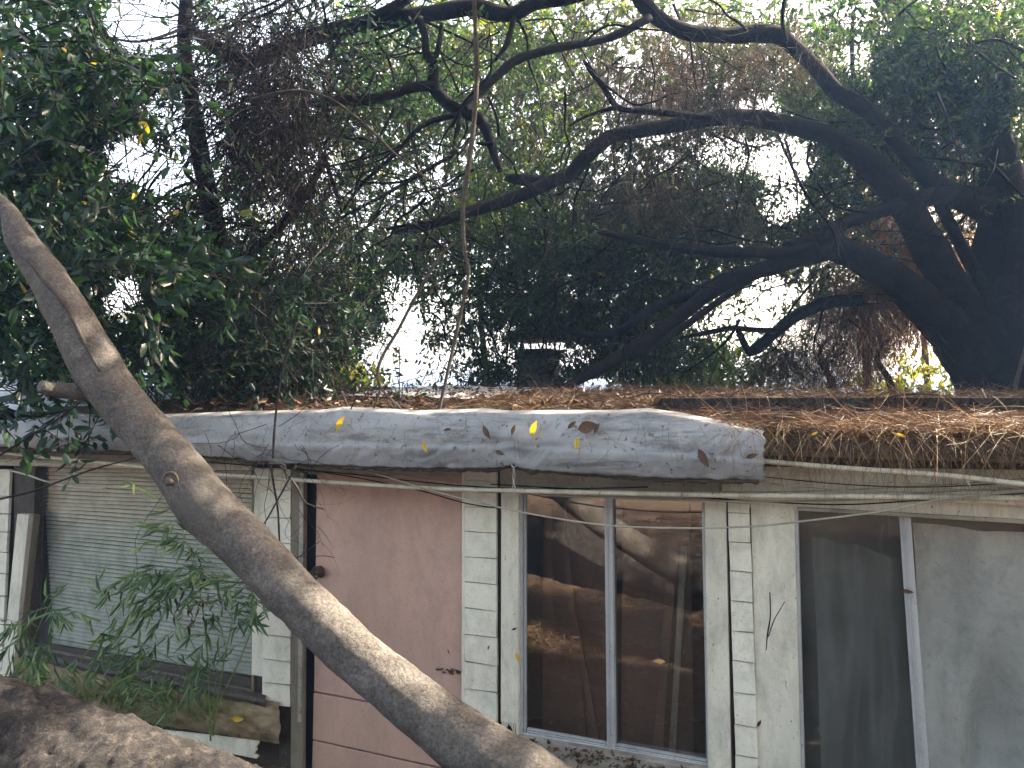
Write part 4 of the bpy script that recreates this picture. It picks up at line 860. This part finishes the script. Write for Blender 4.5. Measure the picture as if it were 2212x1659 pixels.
n = 5200; pos = np.array([-1.5,2.0,.42])+rng.normal(size=(n,3))*np.array([.45,.5,.0]); pos[:,2] = [gz(a,b)+.02+.10*rng.random()*math.exp(-3*((a+1.5)**2+(b-2.0)**2)) for a,b in pos[:,:2]]
needles('pine_needles', 'heap of dry needles on the sunny bank mirrored in the middle window', pos, rng.normal(size=pos.shape)*np.array([1,1,.4]), .16, .004, mu=.75)
hp = np.stack([rng.uniform(-16, 12, 1500), rng.uniform(-10, -7, 1500), rng.uniform(.2, 1, 1500)**.7*5.2], axis=1)
hedge = thing('hedge', 'dark evergreen hedge behind the viewer seen only mirrored in the windows', 'hedge', (-2, -8.5, 0)); mb = MB()
for k in range(9):
    mb = MB(); mb.tube([Vector((-15+k*3.2, -8.5, 0)), Vector((-14.8+k*3.2, -8.3, 2)), Vector((-15.2+k*3.2, -8.6, 4))], [.09, .07, .03], 7, 4)
    mb.build('stem', M['bark_dark'], hedge, smooth=True)
d_ = rng.normal(size=(24000, 3)); sp = np.repeat(hp, 16, axis=0)+rng.normal(size=(24000, 3))*.22; leaf_mesh('foliage', sp, d_, rng.uniform(.12, .24, 24000), .5, M['leaf_main'], hedge, rng.random(24000)*.7)
n = 130; al = rng.uniform(acoord(380, .3), acoord(1640, .3), n); pos = np.array([tuple(A(a, EO+.10+.01*random.random(), eave_z(a)-rng.uniform(-.03, .10))) for a in al]); dr = rng.normal(size=pos.shape)*.45+np.array([0, 0, -.9])
needles('pine_needles', 'stray thin needles stuck down the face of the roof membrane', pos, dr, .13, .0016, mu=.1, curl=.3)
for i_, (u_, o1, da, do, lb) in enumerate([(1360,-1.1,.42,.10,'pale bare stick lying on the needles behind the chimney limb'),(1650,-1.9,.3,-.2,'short forked stick lying near the ridge at mid right'),(1500,-.6,.35,.12,'dark stick lying beside the left end of the roof timber'),(1900,-1.3,.5,.1,'long thin stick lying on the needles above the timber'),(1230,-.9,.3,-.12,'thin twig lying on the litter right of the hanging vine'),(2080,-.05,.4,.14,'thin straw-pale twig lying on the fringe below the timber')]):
    a_ = acoord(u_, o1); ps = [roofpt(a_+da*k/4, o1+do*k/4+random.gauss(0, .02), .05+.02*math.sin(k*1.3)+.01*k) for k in range(5)]
    m_ = MB(); m_.tube(ps, [.006, .0055, .005, .004, .002], 6, 4, .2, 30); q_ = ps[2]; m_.tube([q_, q_+(ps[3]-ps[2])*.6+N*.05+Vector((0, 0, .05)), q_+(ps[3]-ps[2])*1.4+N*.06+Vector((0, 0, .09))], [.004, .003, .0015], 5, 3)
    set_tags(m_.build('stick', M['bark_grey'], smooth=True), lb, 'stick', 'sticks lying on the roof')
# ------------------------------------------------------------------ single fallen leaves
def single(u, v, off, ang, L, mat, label, ratio=.4):
    if EO+.05 < off < EO+.1 and u < 1640: off = bulge(min(1, max(0, (v-itp(TT, u))/(itp(TB, u)-itp(TT, u)))))+.016
    p = F(u, v, off); d = T*math.cos(ang)+Vector((0, 0, 1))*math.sin(ang); s_ = d.cross(N).normalized(); m_ = MB(); p0 = p-d*L/2
    prof = [(0,0),(.15,.28),(.35,.48),(.6,.45),(.82,.24),(1,0)]; vs = []; cu = lambda x: N*(-.02*math.sin(x*3))*L*4
    for x, w in prof: vs += [p0+d*x*L+s_*w*L*ratio+cu(x)-N*.004, p0+d*x*L+cu(x), p0+d*x*L-s_*w*L*ratio+cu(x)-N*.004]
    fs = []
    for k in range(5): fs += [(3*k, 3*k+3, 3*k+4, 3*k+1), (3*k+1, 3*k+4, 3*k+5, 3*k+2)]
    m_.add(vs, fs, .5); m_.tube([p0-d*L*.3+N*.003, p0], [.0008, .0012], 4, 1, a=.5)
    o_ = m_.build('fallen_leaf', M[mat], smooth=True, attr=True); return set_tags(o_, label, 'leaf', 'fallen leaves')
single(1154, 925, EO+.085, R(68), .075, 'fallen_yellow', 'orange yellow leaf stuck on the membrane above the chain')
single(736, 914, EO+.06, R(55), .08, 'fallen_yellow', 'bright yellow leaf on the membrane near the leaning trunk side')
single(919, 966, EO+.09, R(-65), .055, 'fallen_yellow', 'dull yellow leaf low on the membrane left of the chain')
single(1247, 958, EO+.09, R(80), .055, 'fallen_yellow', 'faint ochre leaf on the membrane right of the orange one')
single(515, 1552, .13, R(8), .085, 'fallen_yellow', 'bright yellow leaf on the mossy beam right end')
single(1052, 934, EO+.085, R(-60), .07, 'fallen_brown', 'dark brown leaf on the membrane left of the orange leaf')
single(1110, 928, EO+.085, R(70), .05, 'fallen_brown', 'small dark leaf just left of the orange yellow leaf')
single(1236, 918, EO+.085, R(40), .05, 'fallen_brown', 'crumpled dark leaf left of the large curled brown leaf')
single(1270, 922, EO+.09, R(15), .09, 'fallen_brown', 'large curled brown leaf on the membrane', .6)
single(1290, 925, EO+.09, R(60), .05, 'fallen_brown', 'narrow brown leaf right of the large curled leaf')
single(1080, 978, EO+.09, R(-20), .05, 'fallen_brown', 'small brown leaf low on the membrane above the eye bolt')
single(1520, 990, EO+.085, R(-62), .085, 'fallen_brown', 'black curled leaf near the right end of the membrane')
single(1625, 985, EO+.085, R(20), .05, 'fallen_brown', 'dark leaf at the torn right end of the membrane')
single(968, 1008-80, EO+.08, R(10), .04, 'fallen_brown', 'tiny brown leaf high on the membrane left of centre')
single(1119, 1420, .07, R(-70), .05, 'fallen_yellow', 'orange leaf caught on the left frame of the middle window')
single(1112, 1358, .06, R(25), .03, 'fallen_brown', 'small brown leaf on the white post left of the middle window')
single(1960, 1277, .03, R(-5), .045, 'fallen_brown', 'reddish leaf caught on the centre bar of the right window')
single(1640, 1562, .05, R(60), .035, 'fallen_brown', 'dark curled leaf on the left edge of the wide white board')
single(1056, 1398, .06, R(75), .02, 'fallen_brown', 'tiny dark leaf on the shingles left of the middle window')
single(970, 1407, .01, R(-60), .02, 'fallen_brown', 'tiny dark leaf on the pink door near its right edge')
for (u_, v_, a_, L_, lb) in ((1494,940,50,.05,'yellow leaf where the membrane meets the needles'),(1945,940,-20,.04,'pale yellow leaf among the needles below the timber'),(1760,936,25,.03,'small yellow leaf on the needles at mid right')):
    single(u_, v_, EO+.045, R(a_), L_, 'fallen_yellow', lb, .3)
# ------------------------------------------------------------------ bluish volume added as the lens flare veil

m = bpy.data.materials.new('veil_haze'); m.use_nodes = True; t = m.node_tree; t.nodes.remove(t.nodes['Principled BSDF'])
pv = t.nodes.new('ShaderNodeVolumePrincipled'); pv.inputs['Color'].default_value = (.28, .52, 1, 1); pv.inputs['Density'].default_value = .0033; pv.inputs['Anisotropy'].default_value = .45
t.links.new(pv.outputs[0], t.nodes['Material Output'].inputs['Volume'])
o = MB().box(Vector((0, 0, 4.5)), Vector((420, 0, 0)), Vector((0, 420, 0)), Vector((0, 0, 6.5))).build('haze', m); o['kind'] = 'stuff'; o['label'] = 'thin bluish haze added to imitate the lens flare veil over the trees'
